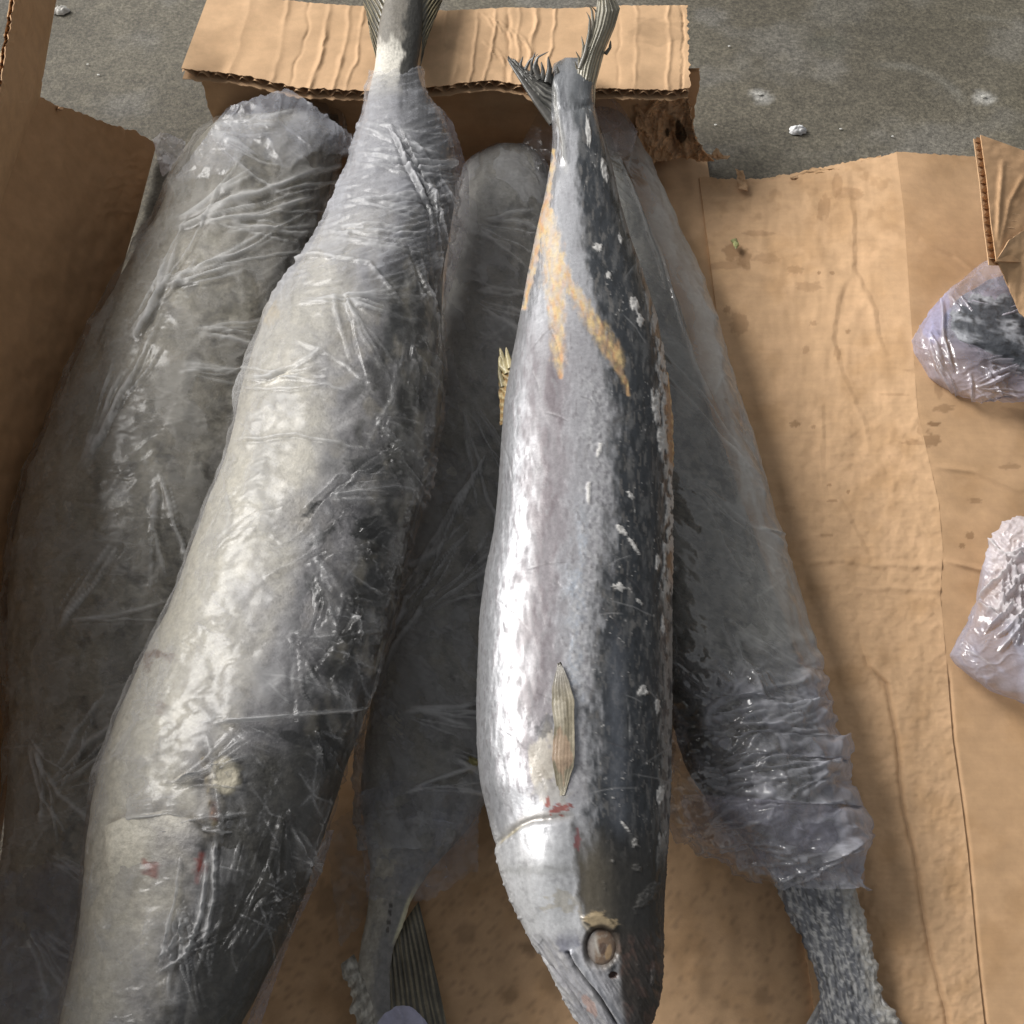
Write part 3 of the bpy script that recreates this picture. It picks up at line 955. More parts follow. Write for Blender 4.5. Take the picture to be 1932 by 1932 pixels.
flap_film('loose_film', [(-20, 1660, .075), (40, 1640, .085), (120, 1620, .10), (160, 1640, .11)], [(-20, 1990, .085), (40, 1990, .09), (90, 1990, .10), (112, 1990, .11)], 80, 120, A, 241, .24, .006, 80, (.42, .44, .52), 12, 6)

# ---- middle fish, underneath, its tail towards the front
fc = Fish([(268, 948, 985), (280, 915, 1010), (300, 888, 1024), (360, 866, 1042), (450, 850, 1045), (600, 832, 1035), (800, 800, 1020), (1000, 765, 1005), (1200, 722, 985), (1400, 688, 955), (1500, 680, 925), (1580, 690, 870), (1640, 700, 812), (1700, 695, 775), (1750, 688, 758), (1790, 680, 742), (1830, 673, 735), (1870, 672, 736), (1920, 684, 738), (1960, 700, 736), (2000, 712, 728)],
          [(260, .048), (600, .055), (1300, .055), (1600, .045), (1700, .035), (1870, .028), (2000, .024)], [(260, .55), (1000, .48), (1600, .5), (1870, .35), (2000, .3)])
Cf = thing('frozen_fish', 'bagged fish in the gap beneath the bare silver one with frosty tail at the front', 'fish', tuple(unz(850, 1000, .01)), FG)


def ccol(U, V, T, A_):
    c = wrapped_col(U, V, T, A_, 401, .3, 1.0, (.44, .425, .39), (.31, .30, .27), (.11, .108, .10), .8)
    tl = sm(1560, 1680, V)
    c2 = mixc(np.broadcast_to(np.array([.40, .37, .31]), U.shape + (3,)), [.22, .215, .205], sm(.2, .75, T + .3 * fbm(U / 16, V / 40, 3, 5)))
    c2 = mixc(c2, [.55, .53, .38], sm(.86, .93, T) * sm(1650, 1690, V) * (1 - sm(1760, 1790, V)))
    for y in (1708, 1722, 1740, 1755):
        c2 = mixc(c2, [.05, .04, .035], .8 * blob(U, V, 737 - (y - 1708) * .12, y, 4, 6, y, .4))
    return mixc(c, c2, tl)


body(fc, 270, 1998, 440, 110, Cf, 401, ccol, amp=.0008)
fl_c = []
for i, (x, y, an, sp, n, L) in enumerate(((900, 420, .2, 1.0, 6, 120), (880, 760, 1.2, .6, 6, 200), (920, 850, 2.0, .3, 5, 260), (800, 1150, -.6, .5, 6, 180), (760, 1340, .1, .5, 8, 150), (850, 1420, .5, .5, 6, 120), (760, 1500, -.2, .5, 7, 140), (880, 1000, 2.3, .4, 5, 200), (900, 560, .3, .8, 6, 140))):
    fl_c += [(p_, 4 + 3 * (k % 3), .0014, .55) for k, p_ in enumerate(bundle(x, y, an, sp, n, L, 420 + i))]
film('plastic_wrap', fc, 270, 1600, 560, 160, Cf, 411, 7, .003, fl_c, .20, 1.5, .36, (.54, .54, .55), slope=-.3, rag=(3, 5))
flap_film('loose_film', [(668, 1500, .06), (740, 1470, .075), (830, 1480, .08), (908, 1490, .06)], [(690, 1700, .035), (760, 1690, .055), (800, 1705, .04), (905, 1640, .03)], 110, 110, Cf, 431, .20, .008, 70, (.56, .58, .66), 8)
flap_film('loose_film', [(610, 1560, .03), (680, 1520, .05)], [(640, 1790, .012), (700, 1720, .02)], 50, 90, Cf, 441, .16, .006, 40, (.5, .5, .5), 8)
fin('tail_fin', [(668, 1800, .030), (690, 1850, .032), (705, 1900, .03), (712, 1960, .03)], [(640, 1822, .03), (655, 1870, .028), (662, 1930, .028), (690, 2020, .028)], 70, 24, M_FROST, Cf, 451, (.46, .44, .38), (.30, .28, .24), 8, .25, .004, .0004)
fin('tail_fin', [(690, 1800, .026), (720, 1795, .026), (762, 1740, .022), (790, 1700, .02)], [(700, 2050, .02), (760, 2060, .018), (830, 2060, .016), (870, 2050, .012)], 120, 50, M_FIN, Cf, 461, (.07, .065, .048), (.18, .155, .10), 13, .12, .006, .0004)

# ---- right hand fish, underneath, bag puckered, tail towards the front
fe = Fish([(176, 1098, 1140), (195, 1085, 1165), (250, 1080, 1192), (300, 1080, 1226), (380, 1100, 1262), (450, 1115, 1291), (520, 1130, 1324), (600, 1145, 1352), (680, 1155, 1376), (760, 1162, 1399), (840, 1170, 1425), (920, 1180, 1448), (1000, 1190, 1471), (1080, 1205, 1496), (1160, 1222, 1522), (1240, 1240, 1540), (1268, 1245, 1540), (1282, 1248, 1562),
           (1300, 1250, 1560), (1322, 1253, 1552), (1345, 1255, 1574), (1362, 1256, 1582), (1392, 1259, 1580), (1408, 1261, 1596), (1430, 1264, 1580), (1470, 1268, 1604), (1500, 1272, 1606), (1520, 1276, 1600), (1545, 1284, 1618), (1560, 1290, 1618), (1600, 1320, 1622), (1640, 1375, 1628), (1680, 1430, 1632)],
          [(170, .052), (600, .055), (1300, .06), (1500, .058), (1680, .05)], [(170, .55), (600, .45), (1300, .52), (1680, .5)], smooth=9)
fe_b = Fish([(250, 1090, 1150), (400, 1110, 1215), (600, 1135, 1290), (800, 1160, 1350), (1000, 1190, 1420), (1200, 1235, 1490), (1350, 1265, 1540), (1450, 1295, 1560), (1530, 1350, 1580), (1600, 1420, 1598), (1650, 1458, 1610), (1700, 1476, 1617), (1750, 1503, 1631), (1800, 1527, 1645), (1850, 1545, 1655), (1890, 1549, 1664), (1930, 1545, 1690), (1980, 1540, 1720)],
            [(170, .046), (600, .052), (1300, .055), (1500, .05), (1680, .038), (1980, .026)], [(170, .5), (1300, .52), (1700, .45), (1980, .28)])
E = thing('frozen_fish', 'bagged fish nearest the fallen right wall with bare frosted grey tail sticking out', 'fish', tuple(unz(1420, 1000, .01)), FG)


def ecol(U, V, T, A_):
    c = wrapped_col(U, V, T, A_, 501, .3, 1.1, (.19, .19, .165), (.30, .29, .25), (.08, .08, .075), .6)
    c = mixc(c, [.045, .048, .040], .75 * sm(.16, .30, fbm(A_ / 15, V / 15, 3, 78)) * sm(.95, .6, T) * sm(640, 860, V))
    c = mixc(c, [.035, .037, .036], .6 * sm(.4, .1, T) * sm(900, 1250, V))  # shade beside the bare fish painted onto the left flank
    c = mixc(c, [.04, .045, .04], .7 * sm(.12, .3, fbm(A_ / 16, V / 16, 3, 77)) * sm(.3, .6, T) * sm(700, 900, V))
    tl = sm(1600, 1665, V)
    st = fbm(U / 7 - V / 40, V / 60, 4, 15)
    c2 = mixc(np.broadcast_to(np.array([.16, .165, .18]), U.shape + (3,)), [.46, .455, .44], sm(-.05, .45, st) * .8)
    c2 = mixc(c2, [.52, .49, .43], .7 * sm(.72, .9, T + .15 * fbm(U / 9, V / 22, 3, 3)))
    c2 = mixc(c2, [.55, .545, .53], .7 * sm(.05, .4, fbm(U / 11, V / 11, 4, 25)))
    c2 = mixc(c2, [.05, .05, .05], .7 * sm(.2, .45, fbm(U / 6 - V / 30, V / 34, 3, 35)) * (1 - sm(.35, .6, np.abs(T - .15))))
    return mixc(c, c2, tl)


def edisp(U, V, T, A_, d, c):
    m = sm(1600, 1680, V)
    d = d + m * (.0012 * ridge(U / 14 - V / 60, V / 80, 2, 8) + .0008 * sm(.1, .5, fbm(U / 10, V / 10, 3, 25)))
    d = d + m * .0022 * sm(.8, 1.0, T) * (fbm(U * 0, V / 22, 3, 4) + .3) + m * .0016 * sm(.2, 0, T) * fbm(U * 0, V / 18, 3, 6)
    return d, c


body(fe_b, 252, 1978, 520, 120, E, 501, ecol, amp=.0018, extra=edisp, rough=.6)
fl_e = [([(1225, 420), (1290, 620), (1350, 780)], 7, .002, .35), ([(1240, 690), (1330, 790), (1430, 900)], 6, .0016, .4), ([(1225, 640), (1320, 740), (1400, 850)], 6, .0016, .35), ([(1170, 290), (1220, 420), (1260, 560)], 6, .002, .3), ([(1260, 1235), (1320, 1290), (1420, 1340)], 6, .002, .25)]
for i, (x, y, an, sp, n, L) in enumerate(((1560, 1320, 3.0, .7, 8, 170), (1570, 1390, 3.2, .6, 8, 190), (1590, 1450, 3.0, .7, 9, 180), (1600, 1520, 3.2, .7, 9, 200), (1610, 1590, 2.9, .8, 9, 220), (1330, 1360, -.3, 1.0, 8, 150), (1370, 1170, .8, .7, 7, 130), (1330, 1480, -.2, .8, 8, 170), (1320, 1560, -.3, .7, 7, 170),
                                          (1430, 1000, .5, 1.0, 5, 120), (1300, 900, .8, .5, 5, 180), (1390, 1250, .7, .5, 7, 110))):
    fl_e += [(p_, 4 + 3 * (k % 4), .0020 if y > 1250 else .0012, .22) for k, p_ in enumerate(bundle(x, y, an, sp, n, L, 520 + i))]


def eext(U, V, T, d, hz, tc_):
    lo = sm(1180, 1330, V)
    wv_ = ridge((U + 40 * fbm(U / 60, V / 60, 2, 3)) / 120, (V - .12 * U) / 62 + .7 * fbm(U / 80, V / 80, 2, 1), 2, 66, 2.2, .35)
    cr = ridge((U + 12 * fbm(U / 30, V / 30, 2, 5)) / 84, (V + 12 * fbm(U / 30, V / 30, 2, 6)) / 50, 2, 12, 1.0, .4)
    d = d + lo * .0070 * wv_ * sm(.1, .5, T) * sm(-.5, .4, fbm(U / 90, V / 60, 2, 14)) + lo * .004 * cr + lo * .008 * facet(U / 90, V / 48, 15)[0] + lo * .002 * facet(U / 38, V / 22, 16)[0]
    tc_ = mixc(tc_, [.50, .51, .61], .7 * lo)
    hz = hz + .03 + .34 * sm(.66, .92, T) * (1 - lo * .4) + .10 * lo * sm(.3, .7, T)
    hz = hz - .12 * sm(.35, .1, T)
    return d, hz, tc_


film('plastic_wrap', fe, 182, 1676, 700, 200, E, 511, 3, .003, fl_e, .20, .7, .22, (.52, .52, .50), extra=eext, slope=-.55, rag=(4, 5), mat=M_GLOSSY)
flap_film('loose_film', [(1118, 180, .09), (1140, 178, .09), (1165, 190, .085), (1205, 250, .075)], [(1110, 300, .075), (1140, 300, .075), (1165, 305, .07), (1196, 285, .07)], 70, 60, E, 531, .35, .004, 40, (.50, .46, .46), 2)
flap_film('loose_film', [(1020, 200, .075), (1050, 215, .08), (1075, 200, .08)], [(966, 300, .05), (1000, 335, .06), (1060, 330, .07)], 60, 70, E, 541, .14, .008, 30, (.42, .42, .44), 3)
flap_film('loose_film', [(1278, 1500, .055), (1360, 1500, .105), (1470, 1510, .118), (1580, 1520, .095), (1622, 1530, .06)], [(1292, 1562, .03), (1350, 1622, .045), (1450, 1654, .07), (1560, 1662, .07), (1636, 1664, .04)], 150, 80, E, 551, .28, .007, 60, (.58, .57, .68), 3)
flap_film('loose_film', [(1540, 1270, .05), (1555, 1275, .05), (1575, 1330, .05)], [(1530, 1300, .06), (1545, 1340, .06), (1560, 1360, .06)], 30, 30, E, 561, .35, .003, 14, (.6, .58, .66), 3)
flap_film('loose_film', [(1560, 1395, .075), (1585, 1385, .07), (1594, 1412, .055)], [(1560, 1430, .075), (1578, 1440, .065), (1592, 1430, .055)], 30, 30, E, 562, .35, .004, 14, (.6, .55, .62), 2)
fin('tail_fin', [(1550, 1880, .024), (1590, 1862, .034), (1640, 1866, .034), (1664, 1880, .024)], [(1450, 2060, .015), (1540, 2080, .02), (1660, 2080, .02), (1800, 2060, .015)], 120, 40, M_FROST, E, 571, (.22, .22, .225), (.40, .39, .375), 11, .05, .004, .0002)

# ---- second fish from the left, on top, in tight frosty film
fb = Fish([(-60, 738, 794), (-20, 728, 798), (20, 718, 800), (60, 710, 799), (98, 708, 795), (130, 704, 790), (170, 694, 800), (230, 681, 838), (300, 662, 858), (380, 630, 862), (450, 592, 850), (520, 545, 838), (600, 496, 836), (680, 466, 838), (740, 450, 838), (800, 440, 832), (870, 420, 816), (940, 391, 800), (1010, 366, 776), (1080, 340, 762), (1150, 314, 750), (1220, 276, 730), (1300, 240, 706),
           (1360, 214, 688), (1440, 185, 658), (1520, 169, 632), (1600, 158, 606), (1680, 152, 580), (1760, 145, 546), (1830, 131, 512), (1900, 116, 476), (2000, 95, 420)],
          [(-60, .150), (98, .142), (300, .138), (600, .142), (900, .148), (1300, .148), (1600, .142), (2000, .13)], [(-60, .40), (98, .5), (300, .6), (800, .58), (2000, .58)])
B = thing('frozen_fish', 'pale wrapped fish second from the left, lying on top with tail on the back flap', 'fish', tuple(unz(500, 1000, .08)), FG)


def bcol(U, V, T, A_):
    c = wrapped_col(U, V, T, A_, 601, .40, .68, (.50, .47, .40), (.25, .243, .25), (.05, .048, .040), .7)
    c = mixc(c, [.05, .048, .042], .8 * sm(.44, .60, T + .16 * fbm(A_ / 60, V / 80, 4, 33)) * sm(1370, 1440, V))
    c = mixc(c, [.50, .475, .40], .7 * sm(.32, .12, T + .1 * fbm(U / 50, V / 60, 3, 3)) * sm(780, 900, V))
    c = mixc(c, [.23, .225, .235], .6 * sm(.45, .6, T) * (1 - sm(.7, .82, T)) * sm(850, 950, V) * (1 - sm(1380, 1450, V)))
    for (x, y, rx_, ry_, an, k) in ((295, 1235, 26, 8, .2, .8), (278, 1250, 9, 16, 0, .7), (322, 1240, 8, 12, .3, .6), (303, 1335, 10, 16, 0, .5), (412, 600, 6, 10, 0, 0)):
        c = mixc(c, [.16, .09, .05], k * blob(U, V, x, y, rx_, ry_, int(x), .6, an))
    c = mixc(c, [.58, .45, .22], .8 * blob(U, V, 508, 590, 18, 30, 5, .5))
    c = mixc(c, [.55, .50, .38], .8 * blob(U, V, 428, 1465, 30, 40, 6, .3))
    c = mixc(c, [.20, .16, .09], .75 * fold(U, V, [(378, 1405), (388, 1450), (400, 1530), (412, 1585)], 11))
    c = mixc(c, [.28, .07, .055], .9 * blob(U, V, 378, 1640, 10, 34, 8, .35, .25))
    c = mixc(c, [.28, .11, .09], .75 * blob(U, V, 288, 1640, 16, 20, 9, .7))
    c = mixc(c, [.30, .12, .09], .4 * blob(U, V, 404, 1530, 8, 22, 10, .5))
    for (x, y, rx_, ry_, an) in ((705, 1000, 42, 26, .1), (612, 1008, 34, 9, -.75), (588, 960, 26, 8, -.8), (660, 1285, 46, 36, 0), (600, 1120, 12, 46, -.5), (700, 1110, 24, 50, .3), (560, 1395, 60, 12, .3), (620, 1420, 30, 40, .4), (690, 880, 40, 16, .2), (740, 620, 14, 60, .2), (585, 1290, 16, 40, .2)):
        c = mixc(c, [.028, .029, .028], .85 * blob(U, V, x, y, rx_, ry_, int(x + y), .6, an))  # dark gaps between folds painted on as near-black blobs
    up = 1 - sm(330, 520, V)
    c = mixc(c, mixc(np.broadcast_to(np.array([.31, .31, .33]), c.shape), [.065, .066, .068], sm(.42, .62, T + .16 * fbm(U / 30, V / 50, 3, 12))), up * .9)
    pd = 1 - sm(140, 190, V)
    pc = mixc(np.broadcast_to(np.array([.62, .59, .52]), c.shape), [.17, .155, .13], sm(100, 60, V + 26 * fbm(U / 9, V / 30, 3, 8)))
    c = mixc(c, mixc(pc, [.05, .048, .042], sm(.52, .68, T + .14 * fbm(U / 9, V / 26, 3, 2))), pd)
    return c


def bdisp(U, V, T, A_, d, c):
    gl = [(200, 1560), (250, 1538), (310, 1530), (370, 1548), (410, 1590)]
    gv = np.interp(U, [q[0] for q in gl], [q[1] for q in gl])
    m = sm(190, 220, U) * (1 - sm(395, 420, U))
    d = d + .004 * sm(-6, 6, V - gv) * (1 - sm(40, 160, V - gv)) * m
    c = mixc(c, [.17, .15, .12], .6 * np.exp(-((V - gv + 5) / 7) ** 2) * m)
    d = d - .004 * fold(U, V, [(395, 1590), (385, 1700), (360, 1830), (340, 1950)], 12, False) + .003 * blob(U, V, 428, 1465, 32, 44, 3, .2)
    d = d + .003 * fold(U, V, [(378, 1405), (388, 1450), (400, 1530), (412, 1585)], 9)
    return d, c


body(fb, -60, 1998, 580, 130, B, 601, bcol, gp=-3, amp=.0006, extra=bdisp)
fl_b = [([(408, 1366), (520, 1354), (690, 1338)], 7, .0030, .5), ([(690, 1338), (704, 1290), (722, 1230)], 7, .003, .45), ([(560, 1350), (610, 1395), (655, 1440)], 7, .003, .3), ([(655, 1440), (672, 1380), (684, 1340)], 5, .003, .3), ([(575, 960), (640, 900), (760, 898)], 7, .0035, .25),
        ([(640, 905), (590, 960), (560, 1000)], 8, -.004, 0), ([(618, 1022), (560, 1062), (500, 1090)], 8, .003, .3), ([(608, 1000), (640, 960), (660, 950)], 8, -.004, 0), ([(585, 1050), (610, 1140), (600, 1180)], 7, .003, .3), ([(610, 1060), (680, 1040), (730, 1045)], 6, .003, .25),
        ([(600, 1090), (650, 1150), (720, 1190)], 7, -.003, .1), ([(668, 960), (700, 1020), (690, 1100)], 7, .003, .2), ([(560, 1225), (620, 1280), (630, 1330)], 8, -.003, .05), ([(430, 835), (560, 820), (700, 850), (800, 850)], 6, .0025, .45), ([(560, 640), (660, 690), (760, 780)], 7, .003, .3),
        ([(490, 505), (600, 478), (700, 500), (800, 620)], 7, .003, .4), ([(440, 690), (520, 705), (620, 690)], 6, .002, .4), ([(395, 1390), (410, 1480), (420, 1590)], 8, .003, .3), ([(340, 1830), (380, 1720), (395, 1620)], 7, .003, .9), ([(300, 1830), (330, 1700), (345, 1600)], 6, .0025, .8),
        ([(410, 1560), (404, 1700), (370, 1840)], 6, .003, .9), ([(240, 1545), (320, 1535), (420, 1570)], 6, .003, .4), ([(250, 1560), (320, 1550), (380, 1545)], 6, -.003, 0), ([(470, 1400), (530, 1470), (560, 1580)], 6, .002, .2), ([(300, 1480), (380, 1460), (420, 1440)], 5, .002, .3),
        ([(420, 1900), (470, 1780), (560, 1640)], 6, .002, .2), ([(640, 1480), (600, 1560), (560, 1660)], 5, .002, .2)]
for i, (x, y, an, sp, n, L, k) in enumerate(((690, 230, .35, .5, 9, 150, .0016), (680, 300, .2, .4, 12, 190, .0018), (660, 370, .1, .5, 10, 190, .0018), (820, 330, 1.35, .3, 8, 260, .0022), (630, 440, .1, .5, 9, 190, .0018), (740, 240, 1.1, .3, 7, 220, .002), (560, 560, .1, .7, 6, 150, .0014), (640, 560, .6, 1.6, 14, 130, .0016),
                                             (770, 640, 1.3, 1.2, 10, 140, .002), (700, 780, .6, 1.4, 12, 140, .0022), (460, 720, -.1, .6, 8, 140, .0014), (620, 930, .3, 2.2, 14, 130, .0026), (600, 1050, .4, 2.5, 16, 130, .0028), (660, 1130, 1.0, 2.4, 14, 110, .0028), (560, 1200, .9, 2.0, 12, 130, .0024), (430, 1360, .3, .8, 8, 140, .0018),
                                             (590, 1370, .9, 1.4, 10, 100, .0028), (330, 1480, -.3, .9, 10, 120, .0018), (540, 1520, 1.2, 1.2, 10, 140, .002), (280, 1570, 0, .7, 8, 120, .002), (340, 1700, 1.4, .7, 10, 150, .002), (420, 1800, -1.1, .6, 8, 160, .002), (290, 1830, -.6, 1.2, 8, 120, .002), (500, 1720, -.3, 1.0, 8, 90, .002), (780, 470, 1.2, .4, 7, 170, .002))):
    fl_b += [(p_, 3.5 + 2 * (j % 4), k * (1 if j % 3 else -1.1), .42 if j % 3 else .02) for j, p_ in enumerate(bundle(x, y, an, sp, n, L, 640 + i))]


def bext(U, V, T, d, hz, tc_):
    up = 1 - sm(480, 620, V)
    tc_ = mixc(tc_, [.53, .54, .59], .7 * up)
    hz = (hz + .10 * up) * (.35 + .65 * sm(140, 250, V + 30 * fbm(U / 30, V / 30, 2, 9)))
    hz = hz * (1 - .70 * sm(.52, .74, T + .10 * fbm(U / 60, V / 80, 3, 4)) * sm(300, 420, V)) + .10 * sm(.5, .2, T) * (1 - sm(1400, 1600, V))
    yy = V + .35 * (U - 700)
    r = ridge((U + 15 * fbm(U / 30, V / 30, 2, 4)) / 130, yy / 17, 2, 71, 2.4)
    d = d + up * .0016 * r
    hz = hz + up * .30 * r ** 2
    fb1, eb1 = facet(U / 74, V / 78, 72)
    fb2, eb2 = facet(U / 34, V / 36, 74)
    rz = sm(.48, .62, T) * sm(820, 930, V) * (1 - sm(1780, 1900, V))
    hz = hz + rz * (.22 * sm(.0, .7, fb1) + .30 * sm(.045, .0, eb1) * sm(.1, .4, np.abs(fb1)) + .16 * sm(.06, 0, eb2) * sm(.2, .6, np.abs(fb2)) * sm(0, .3, fb1))
    seam = np.interp(U, [380, 420, 520, 690, 706], [1378, 1366, 1354, 1338, 1330])
    ov = sm(400, 440, U) * (1 - sm(700, 712, U))
    hz = hz + ov * (.10 * sm(2, -2, V - seam) * sm(1000, 1250, V) + .5 * np.exp(-((V - seam) / 2.6) ** 2) - .08 * np.exp(-((V - seam - 9) / 6) ** 2))
    d = d + ov * .0022 * sm(3, -3, V - seam) * sm(1100, 1300, V)
    wu_, wv__ = U + 16 * fbm(U / 40, V / 40, 2, 73), V + 16 * fbm(U / 40, V / 40, 2, 74)
    d = d + .0075 * sm(.50, .62, T) * sm(820, 930, V) * (1 - sm(1650, 1800, V)) * (.8 * facet(U / 74, V / 78, 72)[0] + .25 * facet(U / 34, V / 36, 74)[0]) * .62
    hz = hz - .10 * sm(.55, .7, T) * sm(850, 950, V)
    return d, hz, tc_


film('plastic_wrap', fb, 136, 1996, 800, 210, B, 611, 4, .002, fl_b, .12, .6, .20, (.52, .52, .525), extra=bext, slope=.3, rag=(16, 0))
flap_film('loose_film', [(786, 176, .125), (822, 215, .14), (850, 330, .145), (846, 480, .145), (836, 560, .145)], [(806, 184, .125), (852, 222, .12), (886, 330, .115), (884, 430, .115), (842, 575, .13)], 130, 34, B, 621, .30, .005, 24, (.60, .61, .70), 3)
flap_film('loose_film', [(618, 1560, .12), (585, 1660, .12), (545, 1750, .115), (500, 1840, .11), (455, 1960, .10)], [(632, 1560, .10), (606, 1650, .095), (552, 1760, .09), (520, 1850, .085), (480, 1970, .08)], 110, 24, B, 631, .34, .004, 20, (.58, .57, .66), 3)
fin('tail_fin', [(714, 130, .140), (716, 90, .141), (722, 50, .142), (734, -10, .146), (742, -40, .148)], [(698, 66, .137), (688, 10, .138), (676, -60, .140), (700, -90, .142), (735, -95, .145)], 90, 40, M_FIN, B, 651, (.07, .06, .035), (.20, .165, .09), 13, .0, .002, .0010)
fin('tail_fin', [(792, 130, .140), (796, 90, .141), (796, 40, .142), (796, 0, .145), (788, -40, .148)], [(806, 60, .137), (834, 2, .138), (856, -70, .140), (830, -90, .142), (795, -95, .145)], 90, 40, M_FIN, B, 653, (.07, .06, .035), (.20, .165, .09), 13, .0, .002, .0010)

# ---- the bare silver fish on top
fd = Fish([(108, 1066, 1096), (118, 1054, 1110), (132, 1046, 1120), (170, 1041, 1117), (215, 1040, 1125), (260, 1043, 1140), (310, 1038, 1154), (380, 1025, 1170), (450, 1008, 1190), (520, 995, 1215), (600, 980, 1240), (680, 965, 1255), (760, 951, 1264), (840, 945, 1268), (920, 940, 1269), (1000, 932, 1269), (1080, 915, 1269), (1160, 905, 1268), (1240, 901, 1268),
           (1320, 899, 1268), (1400, 899, 1267), (1480, 906, 1266), (1560, 926, 1263), (1640, 948, 1257), (1700, 967, 1254), (1760, 996, 1252), (1820, 1031, 1250), (1880, 1061, 1246), (1940, 1098, 1226), (1980, 1130, 1204), (2010, 1160, 1182)],
          [(108, .132), (300, .136), (600, .146), (900, .150), (1300, .152), (1600, .150), (1800, .146), (2010, .130)], [(108, .50), (250, .70), (600, .66), (1300, .66), (1700, .62), (2010, .6)], smooth=16)
D = thing('frozen_fish', 'unwrapped silver fish with dark back, torn tail, eye and yellow flesh streaks on top', 'fish', tuple(unz(1090, 1000, .08)), FG)
U, V, T, A_, Z = fd.grid(109, 2008, 1000, 250, -.9, math.pi + .9)
P = unz(U, V, Z)
n1, n2, n3 = fbm(A_ / 30, V / 80, 4, 701), fbm(A_ / 11, V / 30, 4, 702), fbm(A_ / 5, V / 7, 3, 703)
SIL, DARK, MID = np.array([.45, .455, .475]), np.array([.036, .040, .045]), np.array([.24, .215, .225])
t = T + .07 * n1 + .05 * n2
edge_d = np.interp(V, [100, 300, 450, 600, 760, 900, 1100, 1300, 1500, 1560, 1750, 1800, 1932], [.42, .42, .45, .52, .60, .62, .58, .55, .53, .50, .42, .46, .5])
c = np.broadcast_to(SIL, U.shape + (3,)).copy()
# purplish band between belly and flank
bl = np.interp(V, [560, 760, 900, 1000, 1200, 1400, 1520], [.02, .10, .12, .16, .17, .20, .30])
br = np.interp(V, [560, 760, 900, 1000, 1200, 1400, 1520], [.40, .42, .42, .44, .44, .44, .42])
dkp = sm(edge_d - .03, edge_d + .07, t)
band = sm(bl - .07, bl + .10, t) * (1 - sm(br - .10, br + .02, t)) * sm(560, 700, V) * (1 - sm(1470, 1540, V))
c = mixc(c, [.30, .285, .30], .55 * sm(.18, .30, t) * (1 - dkp) * sm(500, 640, V) * (1 - sm(1480, 1540, V)))
c = mixc(c, MID * np.array([.48, .42, .44]), band * (.58 + .25 * sm(-.2, .3, n1)))
c = mixc(c, [.46, .50, .56], .8 * np.exp(-((t - .50) / .05) ** 2) * sm(900, 1040, V) * (1 - sm(1400, 1460, V)) * sm(-.4, .2, n1))  # bluish highlight streak painted along the flank
c = mixc(c, [.30, .29, .31], .5 * (1 - band * .85) * sm(.1, .5, fbm(A_ / 20, V / 40, 4, 710)) * (1 - sm(1540, 1580, V)))
dk = sm(edge_d - .06, edge_d + .12, t + .04 * n2)
c = mixc(c, DARK, dk)
c = mixc(c, [.12, .12, .12], .7 * dk * sm(-.1, .4, fbm(A_ / 26, V / 60, 5, 711, .6)))
c = mixc(c, [.018, .020, .022], .6 * dk * sm(.1, .3, fbm(A_ / 14, V / 26, 4, 712)))
c = mixc(c, [.17, .16, .15], .5 * dk * sm(.2, .35, fbm(A_ / 9, V / 34, 4, 713, .6)))
c = mixc(c, [.11, .12, .14], .6 * dk * np.exp(-((T - .72 - .02 * n1) / .05) ** 2) * sm(1150, 1260, V) * (1 - sm(1540, 1600, V)))
c = mixc(c, [.20, .19, .20], .7 * sm(.16, .4, n2) * (1 - dk) * sm(560, 650, V) * (1 - sm(1500, 1540, V)))
met = (.35 + .3 * sm(.2, .1, t)) * (1 - dk) * (1 - .9 * band)
rgh = .34 + .1 * n2 + .05 * dk - .12 * (1 - sm(480, 640, V)) + .06 * sm(0, .3, n2)
d = .0003 * n1 + .0001 * n2
# crystalline, silvery scaling edge along the flank
bo = np.exp(-((t - edge_d + .05) / .07) ** 2) * sm(640, 760, V) * (1 - sm(1450, 1520, V))
c = mixc(c, [.50, .50, .51], .75 * bo * sm(-.25, .2, fbm(A_ / 9, V / 12, 4, 715)))
d = d + .0004 * bo * fbm(A_ / 6, V / 8, 3, 716)
# upper part: pale left side, tan cut edge, yellow flesh
upm = 1 - sm(560, 640, V)
c = mixc(c, [.42, .42, .44], .5 * upm * (1 - dk))
tan = np.array([.52, .33, .17])
yel = np.array([.58, .42, .20])
wu, wv2 = U + 6 * fbm(U / 18, V / 26, 3, 720), V


def strip(pts, w, k=1.0):
    dd, tt = dpoly(wu, wv2, [p_[:2] for p_ in pts])
    ww = np.interp(tt, np.linspace(0, 1, len(pts)), [p_[2] for p_ in pts]) * w
    return k * (1 - sm(.15, 1.4, dd / np.maximum(ww, .5) + .55 * fbm(U / 7, V / 16, 4, 799)))


fl1 = strip([(1040, 395, 4), (1036, 430, 17), (1044, 490, 22), (1050, 560, 20), (1052, 620, 14), (1055, 680, 13), (1058, 712, 4)], 1)
fl2 = strip([(1052, 470, 8), (1072, 530, 10), (1100, 580, 14), (1130, 625, 18), (1158, 665, 18), (1172, 700, 8), (1186, 745, 3)], 1)
fl3 = strip([(1044, 285, 5), (1034, 380, 7), (1018, 430, 12), (1004, 500, 9), (990, 580, 6)], 1)
flesh = np.clip(fl1 + fl2 + fl3, 0, 1)
fcx = mixc(np.broadcast_to(yel, c.shape), tan, sm(-.2, .3, fbm(U / 16, V / 24, 3, 721)))
fcx = mixc(fcx, [.55, .27, .13], .6 * sm(.2, .5, fbm(U / 14, V / 30, 3, 722)))
fcx = mixc(fcx, [.70, .60, .42], .6 * np.exp(-((U - 1045) / 12) ** 2 - ((V - 470) / 60) ** 2))
c = mixc(c, fcx, flesh * (.50 + .42 * sm(-.3, .3, fbm(U / 9, V / 22, 4, 798))))
